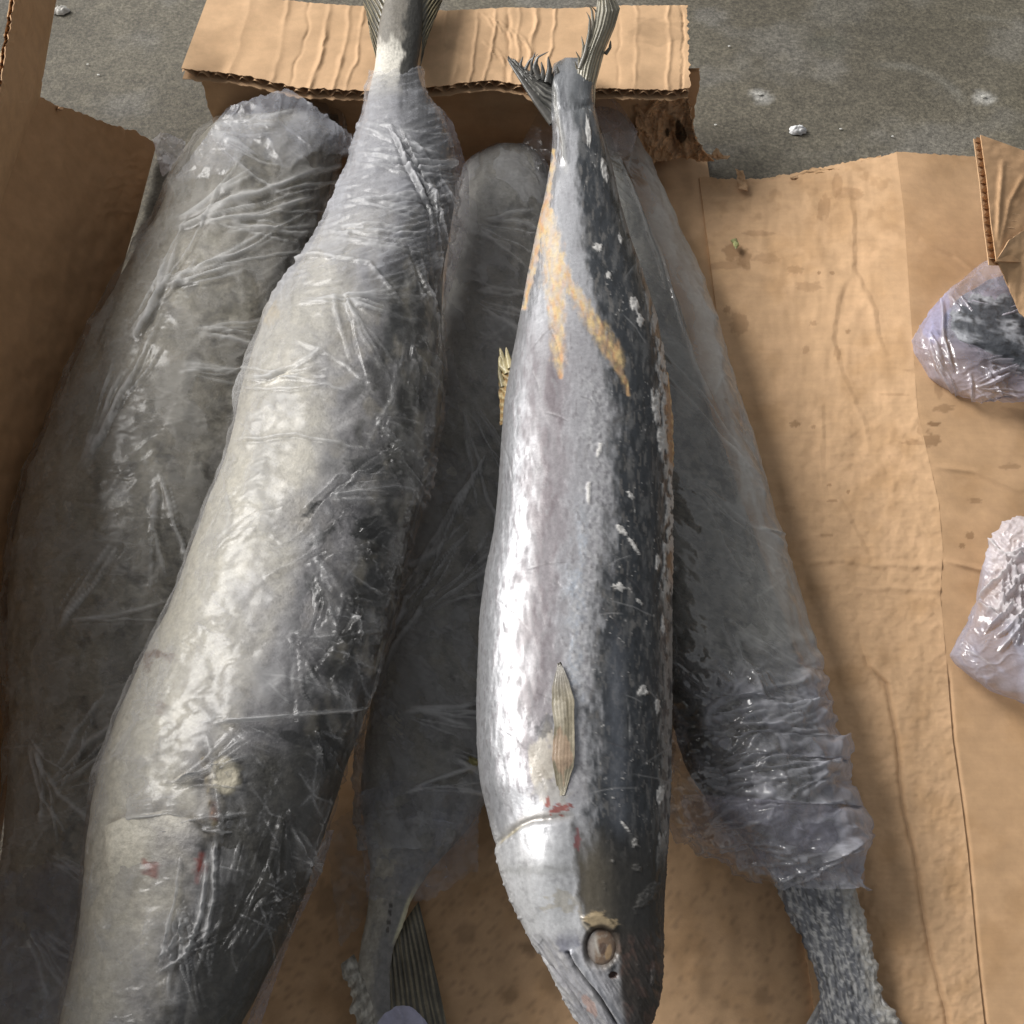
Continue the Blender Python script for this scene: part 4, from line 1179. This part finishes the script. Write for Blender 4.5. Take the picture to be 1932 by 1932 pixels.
met = met * (1 - flesh)
rgh = rgh + .1 * flesh
d = d - .0003 * flesh
# peduncle keel and knuckle
kn = sm(260, 180, V + 20 * n1)
c = mixc(c, [.20, .21, .22], .65 * kn)
c = mixc(c, [.58, .57, .54], .8 * fold(U, V, [(1046, 150), (1050, 210), (1062, 260), (1068, 330)], 10))
d = d + .003 * fold(U + 4 * n2, V, [(1050, 120), (1056, 200), (1064, 300)], 16, False) + .003 * np.exp(-((V - 150) / 22) ** 2) - .0014 * fold(U, V + 6 * n2, [(1040, 214), (1080, 206), (1125, 196)], 14)
c = mixc(c, [.03, .032, .035], .5 * fold(U, V + 8 * n2, [(1078, 172), (1082, 190), (1100, 200), (1120, 196)], 14))
# frost on the back edge and in flakes
fe1 = sm(.925, .97, T + .035 * n2 + .02 * n1) * sm(-.25, .02, fbm(U / 9, V / 26, 4, 730)) * sm(200, 300, V) * (.35 + .65 * sm(540, 640, V) * (1 - sm(1080, 1180, V)))
flk = np.zeros_like(U)
for (x, y, rx_, ry_, an) in ((1197, 575, 9, 16, -.3), (1208, 606, 7, 13, -.3), (1128, 467, 9, 8, 0), (1148, 520, 5, 8, 0), (1170, 450, 4, 10, -.3), (1238, 770, 9, 34, -.1), (1248, 830, 10, 26, 0), (1190, 935, 10, 5, .8), (1172, 1000, 14, 6, .7), (1195, 1028, 22, 4, 1.0), (1168, 1108, 12, 8, .3), (1212, 1304, 9, 12, .4), (1240, 1060, 4, 16, 0), (1206, 1135, 8, 4, .6),
                           (1222, 1690, 34, 12, -.85), (1248, 1610, 10, 40, .08), (1198, 1590, 6, 10, .3), (1202, 1638, 9, 9, 0), (1156, 1625, 4, 4, 0), (1180, 1560, 16, 3, .9), (1110, 930, 4, 22, 0), (1245, 1500, 8, 18, .1), (1240, 1330, 5, 16, 0), (1250, 1180, 4, 20, 0), (1130, 850, 4, 16, .3), (1140, 320, 6, 22, -.2), (1110, 250, 5, 30, -.1), (1230, 1840, 5, 18, .1)):
    flk = np.maximum(flk, blob(U, V, x, y, rx_, ry_, int(x + y), .55, an))
spk = sm(.50, .62, fbm(A_ / 7, V / 9, 3, 733)) * sm(.0, .3, fbm(A_ / 50, V / 70, 2, 734)) * dk * .6
fr = np.clip(fe1 + flk + spk, 0, 1)
c = mixc(c, [.60, .585, .56], fr * .85)
met = met * (1 - fr)
rgh = rgh + .3 * fr
d = d + .0006 * fr * (1 + fbm(U / 7, V / 7, 2, 9))
# tan fin base on the back edge
tb = sm(.965, .985, T) * (sm(715, 760, V) * (1 - sm(860, 900, V)) + .6 * sm(1000, 1060, V) * (1 - sm(1090, 1120, V)))
c = mixc(c, [.36, .20, .09], .8 * tb)
# scratches
for i in range(46):
    x, y = rng.uniform(930, 1260), rng.uniform(500, 1500)
    L, an = rng.uniform(25, 110), rng.normal(.75, .5) * (1 if rng.random() > .25 else -1)
    m = fold(U, V, [(x, y), (x + L * .5 * math.cos(an), y + L * .5 * math.sin(an)), (x + L * math.cos(an + .1), y + L * math.sin(an + .1))], 2.2)
    c = mixc(c, [.34, .34, .34] if i % 2 else [.10, .09, .09], .5 * m)
    d = d - .0003 * m
# head: gill cover, cheek, jaw, eye socket
hd = sm(1530, 1640, V + 30 * n1)
gill = [(936, 1598), (960, 1580), (985, 1562), (1007, 1553), (1040, 1550), (1070, 1546)]
gy_ = np.interp(U, [q[0] for q in gill], [q[1] for q in gill])
gm = (1 - sm(1060, 1092, U))
d = d + .0013 * sm(-8, 10, V - gy_ - 6 * n2) * (1 - sm(40, 150, V - gy_)) * gm - .0007 * np.exp(-((V - gy_ + 4 + 4 * n2) / 6) ** 2) * gm
c = mixc(c, [.22, .185, .13], .55 * np.exp(-((V - gy_ + 9 + 4 * n1) / 11) ** 2) * gm)
c = mixc(c, [.62, .52, .27], .8 * np.exp(-((V - gy_ + 2) / 4) ** 2) * gm * (1 - sm(960, 1000, U)))
CL = [(1080, 1556), (1086, 1620), (1091, 1702), (1103, 1752)]
clx = np.interp(V, [q[1] for q in CL], [q[0] for q in CL])
hface = hd * (1 - sm(1752, 1790, V))
hsil = hface * (1 - sm(-14, 8, U - clx + 8 * n2))
c = mixc(c, mixc(np.broadcast_to(np.array([.62, .625, .635]), c.shape), [.42, .42, .43], .8 * sm(.0, .6, fbm(U / 22, V / 16, 4, 741))), hsil * .9)
c = mixc(c, [.48, .43, .32], hsil * .45 * blob(U, V, 1062, 1700, 28, 20, 5, .9))
c = mixc(c, [.30, .30, .29], .5 * hsil * np.exp(-((V - 1640 - 6 * n2) / 10) ** 2))
met = met + (.35 - met) * hsil
d = d + .006 * np.exp(-((U - 1030) / 55) ** 2 - ((V - 1640) / 90) ** 2)
rgh = rgh + (.36 + .10 * n2 - rgh) * hsil
cd = hface * sm(-8, 10, U - clx + 8 * n2)
c = mixc(c, mixc(np.broadcast_to(np.array([.115, .10, .075]), c.shape), [.036, .034, .030], sm(0, 60, U - clx - 24 + 10 * n1)), cd * .9)
met = met * (1 - .9 * cd)
c = mixc(c, [.36, .28, .17], .75 * blob(U, V, 1132, 1736, 34, 15, 3, .9, .32))
d = d + .0020 * blob(U, V, 1132, 1740, 36, 14, 3, .2, .32) + .0006 * fold(U + 4 * n2, V, CL, 16, False)
c = mixc(c, [.55, .50, .42], .7 * fold(U, V, [(1092, 1700), (1100, 1742), (1112, 1756), (1124, 1764)], 5))
# snout below the eye line
sn = sm(1740, 1790, V)
low = sn * (1 - sm(0, 40, U - (1098 + (V - 1790) * .62)))
c = mixc(c, [.30, .295, .31], low * .75)
c = mixc(c, [.44, .43, .42], low * .5 * sm(0, .4, fbm(U / 14 - V / 24, V / 40, 3, 743)))
c = mixc(c, [.15, .155, .20], sn * .7 * blob(U, V, 1072, 1775, 30, 26, 7, .4))
c = mixc(c, [.46, .47, .50], .75 * fold(U, V, [(1080, 1790), (1110, 1838), (1150, 1890), (1175, 1935)], 17, False))
up_d = sn * sm(0, 16, U - (1150 + (V - 1790) * .16))
c = mixc(c, [.050, .040, .033], up_d * .85)
c = mixc(c, [.13, .08, .065], up_d * .5 * sm(.0, .4, fbm(U / 20, V / 30, 3, 745)))
c = mixc(c, [.45, .45, .46], .8 * fold(U, V, [(1166, 1800), (1164, 1830), (1168, 1870)], 9))
met = met * (1 - .7 * sn)
mouth = [(1072, 1798), (1084, 1822), (1106, 1850), (1130, 1880), (1165, 1935)]
mm_ = fold(U + 1.5 * n2, V, mouth, 6, False)
d = d - .0042 * mm_ + .0022 * fold(U - 8, V, mouth, 9, False)
c = mixc(c, [.018, .017, .02], .95 * fold(U + 1.5 * n2, V, mouth, 4.2, False))
jl = [(1020, 1800), (1050, 1835), (1080, 1875), (1120, 1935)]
d = d - .0016 * fold(U, V, jl, 5, False) + .001 * sn * ridge(U / 14 - V / 22, V / 60, 2, 4)
c = mixc(c, [.14, .13, .14], .6 * fold(U, V, jl, 4, False))
c = mixc(c, [.45, .28, .22], .6 * blob(U, V, 1112, 1895, 10, 26, 8, .5, -.6))
c = mixc(c, [.04, .04, .045], .8 * fold(U, V, [(1018, 1783), (1023, 1776), (1027, 1770)], 3))
c = mixc(c, [.07, .035, .025], .95 * blob(U, V, 1157, 1840, 10, 7, 3, .15, -.25))
d = d - .0022 * blob(U, V, 1157, 1840, 9, 6, 3, .1, -.25)
# eye socket
EX, EY = 1134, 1787
er = np.hypot((U - EX) / 27, (V - EY) / 33)
d = d - .0044 * (1 - sm(.85, 1.35, er)) + .0003 * np.exp(-((er - 1.3) / .2) ** 2)
c = mixc(c, [.10, .078, .058], .8 * (1 - sm(1.0, 1.55, er + .25 * n2 + .2 * n1)))
c = mixc(c, [.03, .026, .024], .5 * np.exp(-((er - 1.12) / .12) ** 2) * sm(-.2, .6, (U - EX) / 30 - (V - EY) / 80))
# blood and pale skin round the pectoral fin
c = mixc(c, [.46, .42, .34], .6 * blob(U, V, 1024, 1430, 30, 62, 4, .8, .12))
c = mixc(c, [.46, .44, .40], .6 * blob(U, V, 1040, 1490, 34, 36, 5, .8))
c = mixc(c, [.26, .05, .035], .8 * blob(U, V, 1058, 1526, 18, 10, 6, .9, -.25))
c = mixc(c, [.26, .06, .04], .8 * blob(U, V, 1034, 1514, 5, 12, 7, .4))
c = mixc(c, [.28, .10, .10], .8 * blob(U, V, 1089, 1585, 6, 22, 7, .4))
c = mixc(c, [.05, .05, .055], .7 * blob(U, V, 1030, 1370, 14, 30, 8, .6, .5))
d = d + .0008 * np.exp(-((U - 1036) / 30) ** 2 - ((V - 1440) / 60) ** 2)
# ice crumbs along the lower outline of the head and along the belly
ice = sm(.05, .015, T) * sm(1450, 1600, V) + .5 * sm(.03, .0, T) * sm(380, 500, V)
d = d + .0005 * ice * sm(0, .6, fbm(V / 10, U / 10, 4, 752))
c = mixc(c, [.58, .58, .58], .5 * ice)
grid('body', outward(P, d, U, V), M_SKIN, D, {'Col': c, 'Rgh': np.clip(rgh, .12, .9), 'Met': np.clip(met, 0, 1)})

# eye
th_, ph_ = np.meshgrid(np.linspace(0, 2 * np.pi, 64), np.linspace(0, 1, 26))
eu, ev = EX + 1 + 30 * ph_ * np.cos(th_), EY + 37 * ph_ * np.sin(th_)
ez = fd.top(eu, ev, -.0030) + .0022 * np.sqrt(np.clip(1 - ph_ ** 2, 0, 1))
ecol_ = mixc(np.broadcast_to(np.array([.20, .135, .09]), eu.shape + (3,)), [.30, .25, .20], sm(0, .4, fbm(eu / 12, ev / 16, 3, 3)))
ecol_ = mixc(ecol_, [.50, .47, .42], .85 * fold(eu, ev, [(EX - 14, EY - 28), (EX - 10, EY - 8), (EX - 4, EY + 14)], 7))
ecol_ = mixc(ecol_, [.30, .28, .26], .7 * sm(-8, -14, eu - EX))
ecol_ = mixc(ecol_, [.46, .31, .17], .85 * blob(eu, ev, EX + 14, EY + 10, 7, 17, 3, .25, .2))
ecol_ = mixc(ecol_, [.07, .05, .04], .7 * sm(.72, 1.0, ph_ + .15 * fbm(eu / 9, ev / 9, 2, 4)))
ecol_ = mixc(ecol_, [.07, .04, .03], .7 * blob(eu, ev, EX + 3, EY + 2, 8, 12, 5, .3))
grid('eye', unz(eu, ev, ez), M_EYE, D, {'Col': ecol_})

# pectoral fin folded back along the flank
top = [(1056, 1250), (1062, 1258), (1074, 1285), (1083, 1320), (1085, 1380), (1082, 1447), (1066, 1500)]
bot = [(1055, 1252), (1049, 1268), (1042, 1296), (1041, 1326), (1046, 1370), (1041, 1430), (1054, 1502)]
a, b_ = curve([(*q, 0) for q in top], 130), curve([(*q, 0) for q in bot], 130)
s = np.linspace(0, 1, 40)[None]
U = a[:, :1] * (1 - s) + b_[:, :1] * s
V = a[:, 1:2] * (1 - s) + b_[:, 1:2] * s
U = U + 2.0 * fbm(V / 40, V * 0 + (s > .5) * 7, 2, 5) * np.abs(s - .5) * 2
Z = fd.top(U, V, .0030) + .00004 * np.sin(s * 40) + .0009 * fbm(U / 60, V / 70, 2, 7) - .0028 * sm(1430, 1490, V)
c = mixc(np.broadcast_to(np.array([.19, .165, .115]), U.shape + (3,)), [.34, .30, .22], sm(-.6, .8, .12 * np.sin(s * 40 + fbm(V / 90, V * 0, 2, 4)) + 1.0 * fbm(s * 4, V / 80, 3, 9)))
c = mixc(c, [.17, .15, .10], .8 * sm(.7, .95, s + .1 * fbm(V / 30, V * 0, 2, 5)) * sm(1280, 1330, V))
c = mixc(c, [.27, .26, .25], .6 * sm(1330, 1260, V))
c = mixc(c, [.40, .26, .18], .5 * blob(U, V, 1060, 1420, 18, 50, 4, .8))
c = mixc(c, [.44, .40, .32], .5 * blob(U, V, 1056, 1345, 14, 30, 5, .5))
slab('pectoral_fin', unz(U, V, Z), .0012, M_FIN, D, {'Col': c})
# anal fin tuft at the belly, finlets at the back
fin('anal_fin', [(968, 690, .128), (958, 740, .128), (948, 800, .132)], [(940, 668, .120), (941, 735, .122), (944, 802, .128)], 50, 16, M_FIN, D, 761, (.42, .27, .12), (.55, .44, .24), 9, .2)
spikes('fin_rays', [([(960, 705, .125), (950, 680, .124), (943, 656, .126)], 9), ([(958, 700, .125), (946, 690, .124), (942, 672, .126)], 8), ([(964, 695, .127), (958, 672, .128), (955, 655, .13)], 7), ([(950, 730, .124), (943, 705, .124), (941, 690, .124)], 6)], M_FIN, D, (.42, .36, .2))
fin('dorsal_fin', [(1256, 700, .135), (1264, 790, .140), (1268, 880, .142)], [(1262, 705, .130), (1270, 790, .132), (1271, 880, .136)], 60, 10, M_FIN, D, 765, (.34, .19, .08), (.55, .40, .2), 10, .3)
# torn tail: each lobe a ribbon of rays between two edges, with loose frayed rays
def lobe(name, left, right, nu, nv, parent, seed, c0, c1, rays, rip=.0005, bow=.003, fade=0.0):
    a, b = curve(left, nv), curve(right, nv)
    s = np.linspace(0, 1, nu)[None]
    G = a[:, None] * (1 - s[..., None]) + b[:, None] * s[..., None]
    t = np.linspace(0, 1, nv)[:, None] + 0 * s
    w = 2.4 * fbm(s * 3 + 0 * t, t * 2.0, 2, seed)
    st = sm(-.5, .6, np.sin(2 * np.pi * s * rays + w) + .9 * fbm(s * rays * 1.5 + 0 * t, t * 4, 3, seed + 2))
    G[..., 2] += bow * np.sin(np.pi * s) + rip * np.sin(2 * np.pi * s * rays + w)
    G[..., 1] += (5 * fbm(s * 14, t * 0, 3, seed + 5) - 10 * np.abs((s * rays * .7) % 1 - .5)) * t ** 8
    c = mixc(np.broadcast_to(np.array(c0, float), G.shape), c1, st)
    c = mixc(c, np.array(c1) * .8, fade * sm(.3, .9, t))
    return slab(name, unz(G[..., 0], G[..., 1], G[..., 2]), .0009, M_FIN, parent, {'Col': c})


lobe('tail_fin', [(1082, 212, .128), (1086, 160, .140), (1091, 128, .148), (1106, 88, .158), (1120, 50, .164), (1127, 4, .17)], [(1122, 200, .126), (1124, 160, .136), (1141, 96, .148), (1160, 52, .158), (1170, 18, .164), (1160, 0, .168)], 60, 90, D, 771, (.50, .46, .34), (.21, .19, .14), 7, .0003, .004, .6)
spikes('fin_rays', [([(1094, 130, .148), (1105, 100, .156), (1112, 62, .164), (1113, 34, .168), (1106, 22, .17)], 6), ([(1110, 90, .158), (1119, 52, .164), (1117, 18, .172), (1108, 6, .175), (1100, 14, .176)], 5), ([(1128, 60, .16), (1124, 20, .168), (1112, 8, .173)], 4), ([(1088, 148, .14), (1100, 112, .15), (1101, 86, .158), (1097, 68, .162)], 6),
                    ([(1088, 152, .138), (1094, 128, .146), (1092, 108, .152), (1086, 96, .156)], 5), ([(1080, 150, .138), (1089, 132, .143), (1085, 116, .148)], 4), ([(1142, 102, .147), (1151, 90, .15), (1152, 76, .154)], 5)], M_FIN, D, (.20, .18, .135))
lobe('tail_fin', [(1044, 234, .128), (1012, 192, .136), (982, 148, .142), (958, 112, .146)], [(1062, 140, .134), (1036, 148, .140), (1008, 140, .144), (972, 116, .147)], 60, 90, D, 781, (.30, .29, .26), (.07, .068, .062), 6, .0006, .003)
spikes('fin_rays', [([(1044, 232, .130), (1012, 190, .138), (980, 144, .145), (956, 110, .148)], 11), ([(1018, 150, .144), (1008, 128, .15), (1014, 108, .156), (1036, 97, .16)], 6), ([(1004, 140, .145), (1003, 118, .152), (1010, 98, .157)], 4),
                    ([(990, 134, .145), (999, 114, .15), (1016, 101, .156)], 4), ([(1032, 156, .142), (1037, 130, .148), (1034, 106, .152)], 8), ([(1022, 152, .143), (1025, 134, .147), (1021, 116, .15)], 6), ([(1044, 154, .14), (1052, 138, .144), (1050, 124, .147)], 8), ([(1012, 150, .143), (1016, 136, .146), (1013, 118, .15)], 6),
                    ([(984, 132, .146), (982, 120, .149), (987, 106, .152)], 4), ([(1054, 154, .138), (1063, 144, .141), (1066, 132, .144)], 6), ([(1038, 160, .14), (1042, 142, .144), (1046, 132, .148)], 5)], M_FIN, D, (.10, .095, .085))

# ------------------------------------------------------------------ neighbouring box at the right: flap, bagged fish, loose bag
nb = thing('cardboard_box', 'neighbouring cardboard box whose creased flap juts in at the right edge', 'cardboard box', tuple(unz(2000, 500, 0)))
# upper part of the flap, its cut edge showing, and the part bent forward below the crease
def card_piece(name, top, bot, nu, nv, seed, parent, mixd=0.0, rag=1.5):
    U, V, Z = ruled(top, bot, nu, nv, rag, seed)
    Z = Z + .0012 * fbm(U / 40, V / 40, 3, seed) + .003 * fold(U, V, [(1893, 300), (1886, 380), (1882, 460)], 9) + .0022 * fold(U, V, [(1932, 330), (1905, 380), (1886, 470)], 8)
    c = mixc(card_col(U, V, seed), TAN * np.array([.8, .7, .6]), mixd)
    return U, V, Z, slab(name, unz(U, V, Z), .0009, M_CARD, parent, {'Col': c})


tl = [(1850, 254, .125), (1862, 340, .122), (1870, 420, .12), (1880, 492, .118)]
tr = [(2060, 330, .085), (2050, 400, .08), (2040, 450, .078), (2030, 500, .075)]
U, V, Z, upf = card_piece('flap', tl, tr, 120, 60, 151, nb, .35)  # colour darkened for shade, as this part tilts away from the light
Pn = unz(U, V, Z)
dn_t = [(1880, 492, .117), (1905, 452, .116), (1940, 430, .112), (2040, 420, .10)]
dn_b = [(1884, 496, .115), (1902, 540, .10), (1924, 590, .09), (2030, 700, .08)]
card_piece('bent_flap', dn_t, dn_b, 70, 60, 161, nb, 0, 2)
offn = np.array([-.0048, .0, -.0042])
wv = .5 + .46 * np.sin(2 * np.pi * np.linspace(0, 1, 300) * 15 + 1.2 * fbm(np.linspace(0, 9, 300), np.zeros(300), 2, 3))
an = np.linspace(0, 1, 300)
e3 = np.stack([np.interp(an, np.linspace(0, 1, 120), Pn[0][:, k]) for k in range(3)], -1)
inn3 = np.stack([np.interp(an, np.linspace(0, 1, 120), Pn[24][:, k]) for k in range(3)], -1)
grid('fluting', np.stack([e3 + offn * wv[:, None], inn3 + offn * wv[:, None]]), M_CARD, upf, {'Col': np.broadcast_to(TAN * 1.1, (2, 300, 3))})
lo = np.stack([e3 + offn, inn3 + offn])
slab('liner', lo, .0008, M_CARD, upf, {'Col': np.broadcast_to(TAN, (2, 300, 3))})

ff = Fish([(515, 1905, 1925), (530, 1862, 1990), (560, 1812, 2020), (590, 1784, 2040), (620, 1778, 2040), (645, 1790, 2040), (665, 1830, 2040), (690, 1890, 2040), (715, 1940, 2030)], [(500, .05), (720, .045)], [(500, .3), (720, .3)], smooth=8)
G = thing('bagged_fish', 'dark fish end in violet tinted bag poking out under the flap at right', 'fish', tuple(unz(1850, 620, .01)))


def gcol_(U, V, T, A_):
    c = mixc(np.broadcast_to(np.array([.06, .065, .075]), U.shape + (3,)), [.36, .37, .40], .7 * sm(-.1, .6, fbm((U + V * .5) / 60, (V - U * .3) / 26, 3, 5)))
    return mixc(c, [.025, .026, .028], .8 * sm(.1, .4, fbm(U / 14, V / 12, 3, 8)))


body(ff, 518, 712, 130, 120, G, 801, gcol_, amp=.0012)
fg = Fish([(482, 1880, 1912), (495, 1858, 1990), (520, 1825, 2040), (545, 1795, 2060), (590, 1750, 2060), (640, 1716, 2060), (665, 1724, 2060), (690, 1738, 2060), (715, 1756, 2050), (735, 1785, 2020), (750, 1812, 1990), (760, 1836, 1880)], [(480, .04), (760, .03)], [(480, .34), (640, .24), (760, .2)], smooth=8)
fg_f = [([(1775, 560), (1782, 640), (1800, 700)], 6, .004, .4), ([(1830, 700), (1835, 740), (1838, 758)], 5, .003, .3), ([(1870, 690), (1910, 700), (1932, 705)], 5, .003, .4)]
for i, (x, y, an, sp, n, L) in enumerate(((1800, 560, .6, .8, 7, 70), (1860, 690, .3, 1.5, 9, 60), (1760, 640, 1.2, .6, 5, 90), (1850, 730, .2, 1.6, 7, 60), (1880, 600, -.4, .6, 8, 70))):
    fg_f += [(p_, 3.5 + 2 * (k % 3), .003, .3) for k, p_ in enumerate(bundle(x, y, an, sp, n, L, 820 + i))]


def gext(U, V, T, d, hz, tc_):
    out = sm(1800, 1770, U + .2 * (V - 620)) + sm(690, 720, V)
    hz = hz + .22 * np.clip(out, 0, 1)
    tc_ = mixc(tc_, [.50, .52, .82], .7 * blob(U, V, 1768, 600, 26, 50, 3, .4, .35))
    return d, hz, tc_


film('plastic_bag', fg, 483, 760, 200, 180, G, 811, 0, .006, fg_f, .24, 1.2, .15, (.62, .58, .70), extra=gext, slope=0, rag=(2, 4), mat=M_GLOSSY)

fh = Fish([(975, 1930, 1990), (985, 1905, 2040), (1000, 1880, 2060), (1030, 1868, 2070), (1070, 1856, 2080), (1110, 1848, 2080), (1135, 1842, 2080), (1170, 1826, 2080), (1210, 1803, 2080), (1235, 1792, 2080), (1255, 1803, 2080), (1280, 1832, 2080), (1305, 1872, 2080), (1322, 1920, 2060), (1335, 1960, 2020)], [(970, .05), (1340, .03)], [(970, .34), (1200, .3), (1340, .25)], smooth=6)
H = thing('plastic_bag', 'crumpled glossy violet tinted plastic bag at the right edge, lower of two', 'plastic bag', tuple(unz(1880, 1180, .01)))
hf = [([(1846, 1133), (1880, 1165), (1932, 1188), (1990, 1190)], 7, .007, .45), ([(1846, 1133), (1880, 1095), (1932, 1045)], 6, .005, .45), ([(1870, 1015), (1895, 1050), (1932, 1055)], 6, .005, .5), ([(1810, 1222), (1850, 1240), (1880, 1262)], 4, .002, .3), ([(1880, 1165), (1900, 1130), (1920, 1100)], 6, .004, .3)]
for i, (x, y, an, sp, n, L) in enumerate(((1900, 1060, .6, 2.5, 12, 60), (1890, 1120, .2, 2.5, 14, 60), (1925, 1150, 2, 2.5, 12, 60))):
    hf += [(p_, 4 + 2 * (k % 3), .004, .35) for k, p_ in enumerate(bundle(x, y, an, sp, n, L, 860 + i))]


def hext(U, V, T, d, hz, tc_):
    up = sm(1180, 1140, V - (U - 1850) * .4)
    ins = sm(1850, 1880, U)
    hz = hz + .38 * up * ins + .12
    tc_ = mixc(tc_, [.74, .69, .72], up * ins)
    tc_ = mixc(tc_, [.56, .58, .74], .6 * (1 - up))
    return d + .004 * up * ins * ridge(U / 24, V / 24, 2, 5, 1.5), hz, tc_


film('bag_film', fh, 976, 1334, 240, 200, H, 851, 0, .004, hf, .30, 1.0, .1, (.62, .60, .70), extra=hext, slope=0, rag=(2, 3), mat=M_GLOSSY)
# fish inside that bag, dim
fi = Fish([(1020, 1925, 2040), (1060, 1900, 2060), (1130, 1885, 2070), (1200, 1905, 2070), (1280, 1950, 2060)], [(1000, .035), (1300, .03)], [(1000, .25), (1300, .25)], smooth=10)
Ub, Vb, Tb, Ab, Zb = fi.grid(1022, 1278, 90, 70)
grid('contents', outward(unz(Ub, Vb, Zb), .003 * fbm(Ub / 30, Vb / 30, 3, 3), Ub, Vb), M_FROST, H, {'Col': mixc(np.broadcast_to(np.array([.52, .48, .47]), Ub.shape + (3,)), [.30, .26, .25], sm(-.1, .4, fbm(Ub / 30, Vb / 40, 3, 6))), 'Rgh': np.full(Ub.shape, .5)})

# scrap of bluish plastic at the front edge
ps = flap_film('plastic_scrap', [(702, 1945, .06), (724, 1912, .066), (752, 1896, .07), (778, 1900, .07), (800, 1922, .066), (815, 1945, .06)], [(690, 2010, .05), (730, 2010, .05), (752, 2010, .05), (778, 2010, .05), (800, 2010, .05), (830, 2010, .05)], 60, 40, None, 901, .72, .002, 30, (.52, .53, .72), 2, 3)
tag(ps, 'small milky violet plastic corner over the frosty tail at the front edge', 'plastic scrap')


# ------------------------------------------------------------------ small litter
def chip(name, px, py, z, r, h, col, seed, label, cat, group=None, mat=None):
    c = unz(px, py, z)
    th, ph = np.meshgrid(np.linspace(0, 2 * np.pi, 25), np.linspace(0.02, 1, 9))
    k = 1 + .45 * fbm(np.cos(th) * 1.4 + seed, np.sin(th) * 1.4, 3, seed)
    x, y = c[0] + r * ph * k * np.cos(th), c[1] + r * .75 * ph * k * np.sin(th)
    zz = c[2] + h * np.sqrt(np.clip(1 - ph ** 2, 0, 1)) * (1 + .5 * fbm(x * 300, y * 300, 2, seed)) + .0006
    cc = np.broadcast_to(np.array(col, float), x.shape + (3,)) * (.85 + .3 * sm(-.4, .4, fbm(x * 400, y * 400, 2, seed)))[..., None]
    o = grid(name, np.stack([x, y, zz], -1), mat or M_BIT, None, {'Col': cc})
    tag(o, label, cat, group)
    return o


LG = 'white bits lying on the concrete floor'
chip('ice_chip', 114, 22, .0, .010, .005, (.62, .60, .55), 3, 'round white lump on the concrete beside the upper left flap', 'ice chip', LG)
chip('ice_chip', 1505, 248, .0, .009, .005, (.72, .72, .72), 4, 'bright white shard on the concrete right of the torn corner', 'ice chip', LG)
for i, (x, y, l) in enumerate(((1434, 178, 'pale crumb on the concrete straight above the white shard'), (1856, 182, 'pale crumb on the concrete above the neighbouring box flap'))):
    chip('crumb', x, y, .0, .0032, .0005, (.45, .44, .40), 10 + i, l, 'crumb', LG)
for i, (x, y) in enumerate(((1376, 88), (1350, 236), (1586, 244), (1684, 258), (166, 122), (186, 142))):
    chip('speck', x, y, .0, .0016, .0006, (.62, .61, .57), 30 + i, 'tiny pale speck on the grey concrete floor', 'speck', 'tiny pale specks on the concrete floor')


def blade(name, pts, w, col, label, cat, group=None):
    o = spikes(name, [(pts, w)] if not isinstance(pts[0], list) else [(q, w) for q in pts], M_FIN, None, col)
    tag(o, label, cat, group)
    return o


blade('leaf_scrap', [[(895, 1432, .075), (888, 1450, .07), (876, 1468, .06), (870, 1474, .058)], [(893, 1436, .075), (884, 1446, .07), (874, 1452, .062)], [(890, 1440, .073), (884, 1460, .066), (880, 1474, .06)]], 10, (.45, .40, .17), 'dry yellowish leaf scrap beside the belly of the silver fish', 'leaf scrap')
blade('leaf_scrap', [[(1384, 452, .018), (1390, 462, .017), (1388, 470, .017)], [(1384, 459, .018), (1394, 458, .017)], [(1389, 460, .018), (1386, 466, .017)]], 8, (.50, .52, .22), 'pale green leaf scrap on the dark stain of the right panel', 'leaf scrap')
blade('straw', [[(540, 6, .003), (546, 2, .004), (550, -3, .004)], [(542, 8, .003), (552, 4, .004), (557, 3, .004)]], 5, (.30, .25, .13), 'short dry straw on the floor behind the back flap', 'straw')
blade('twig', [(228, 262, .002), (236, 256, .003), (240, 252, .003)], 4, (.06, .05, .035), 'short dark splinter on the concrete by the torn left wall', 'twig')
blade('twig', [(500, 140, .002), (505, 134, .003), (508, 128, .003)], 4, (.06, .05, .035), 'short dark splinter on the concrete left of the back flap', 'twig')
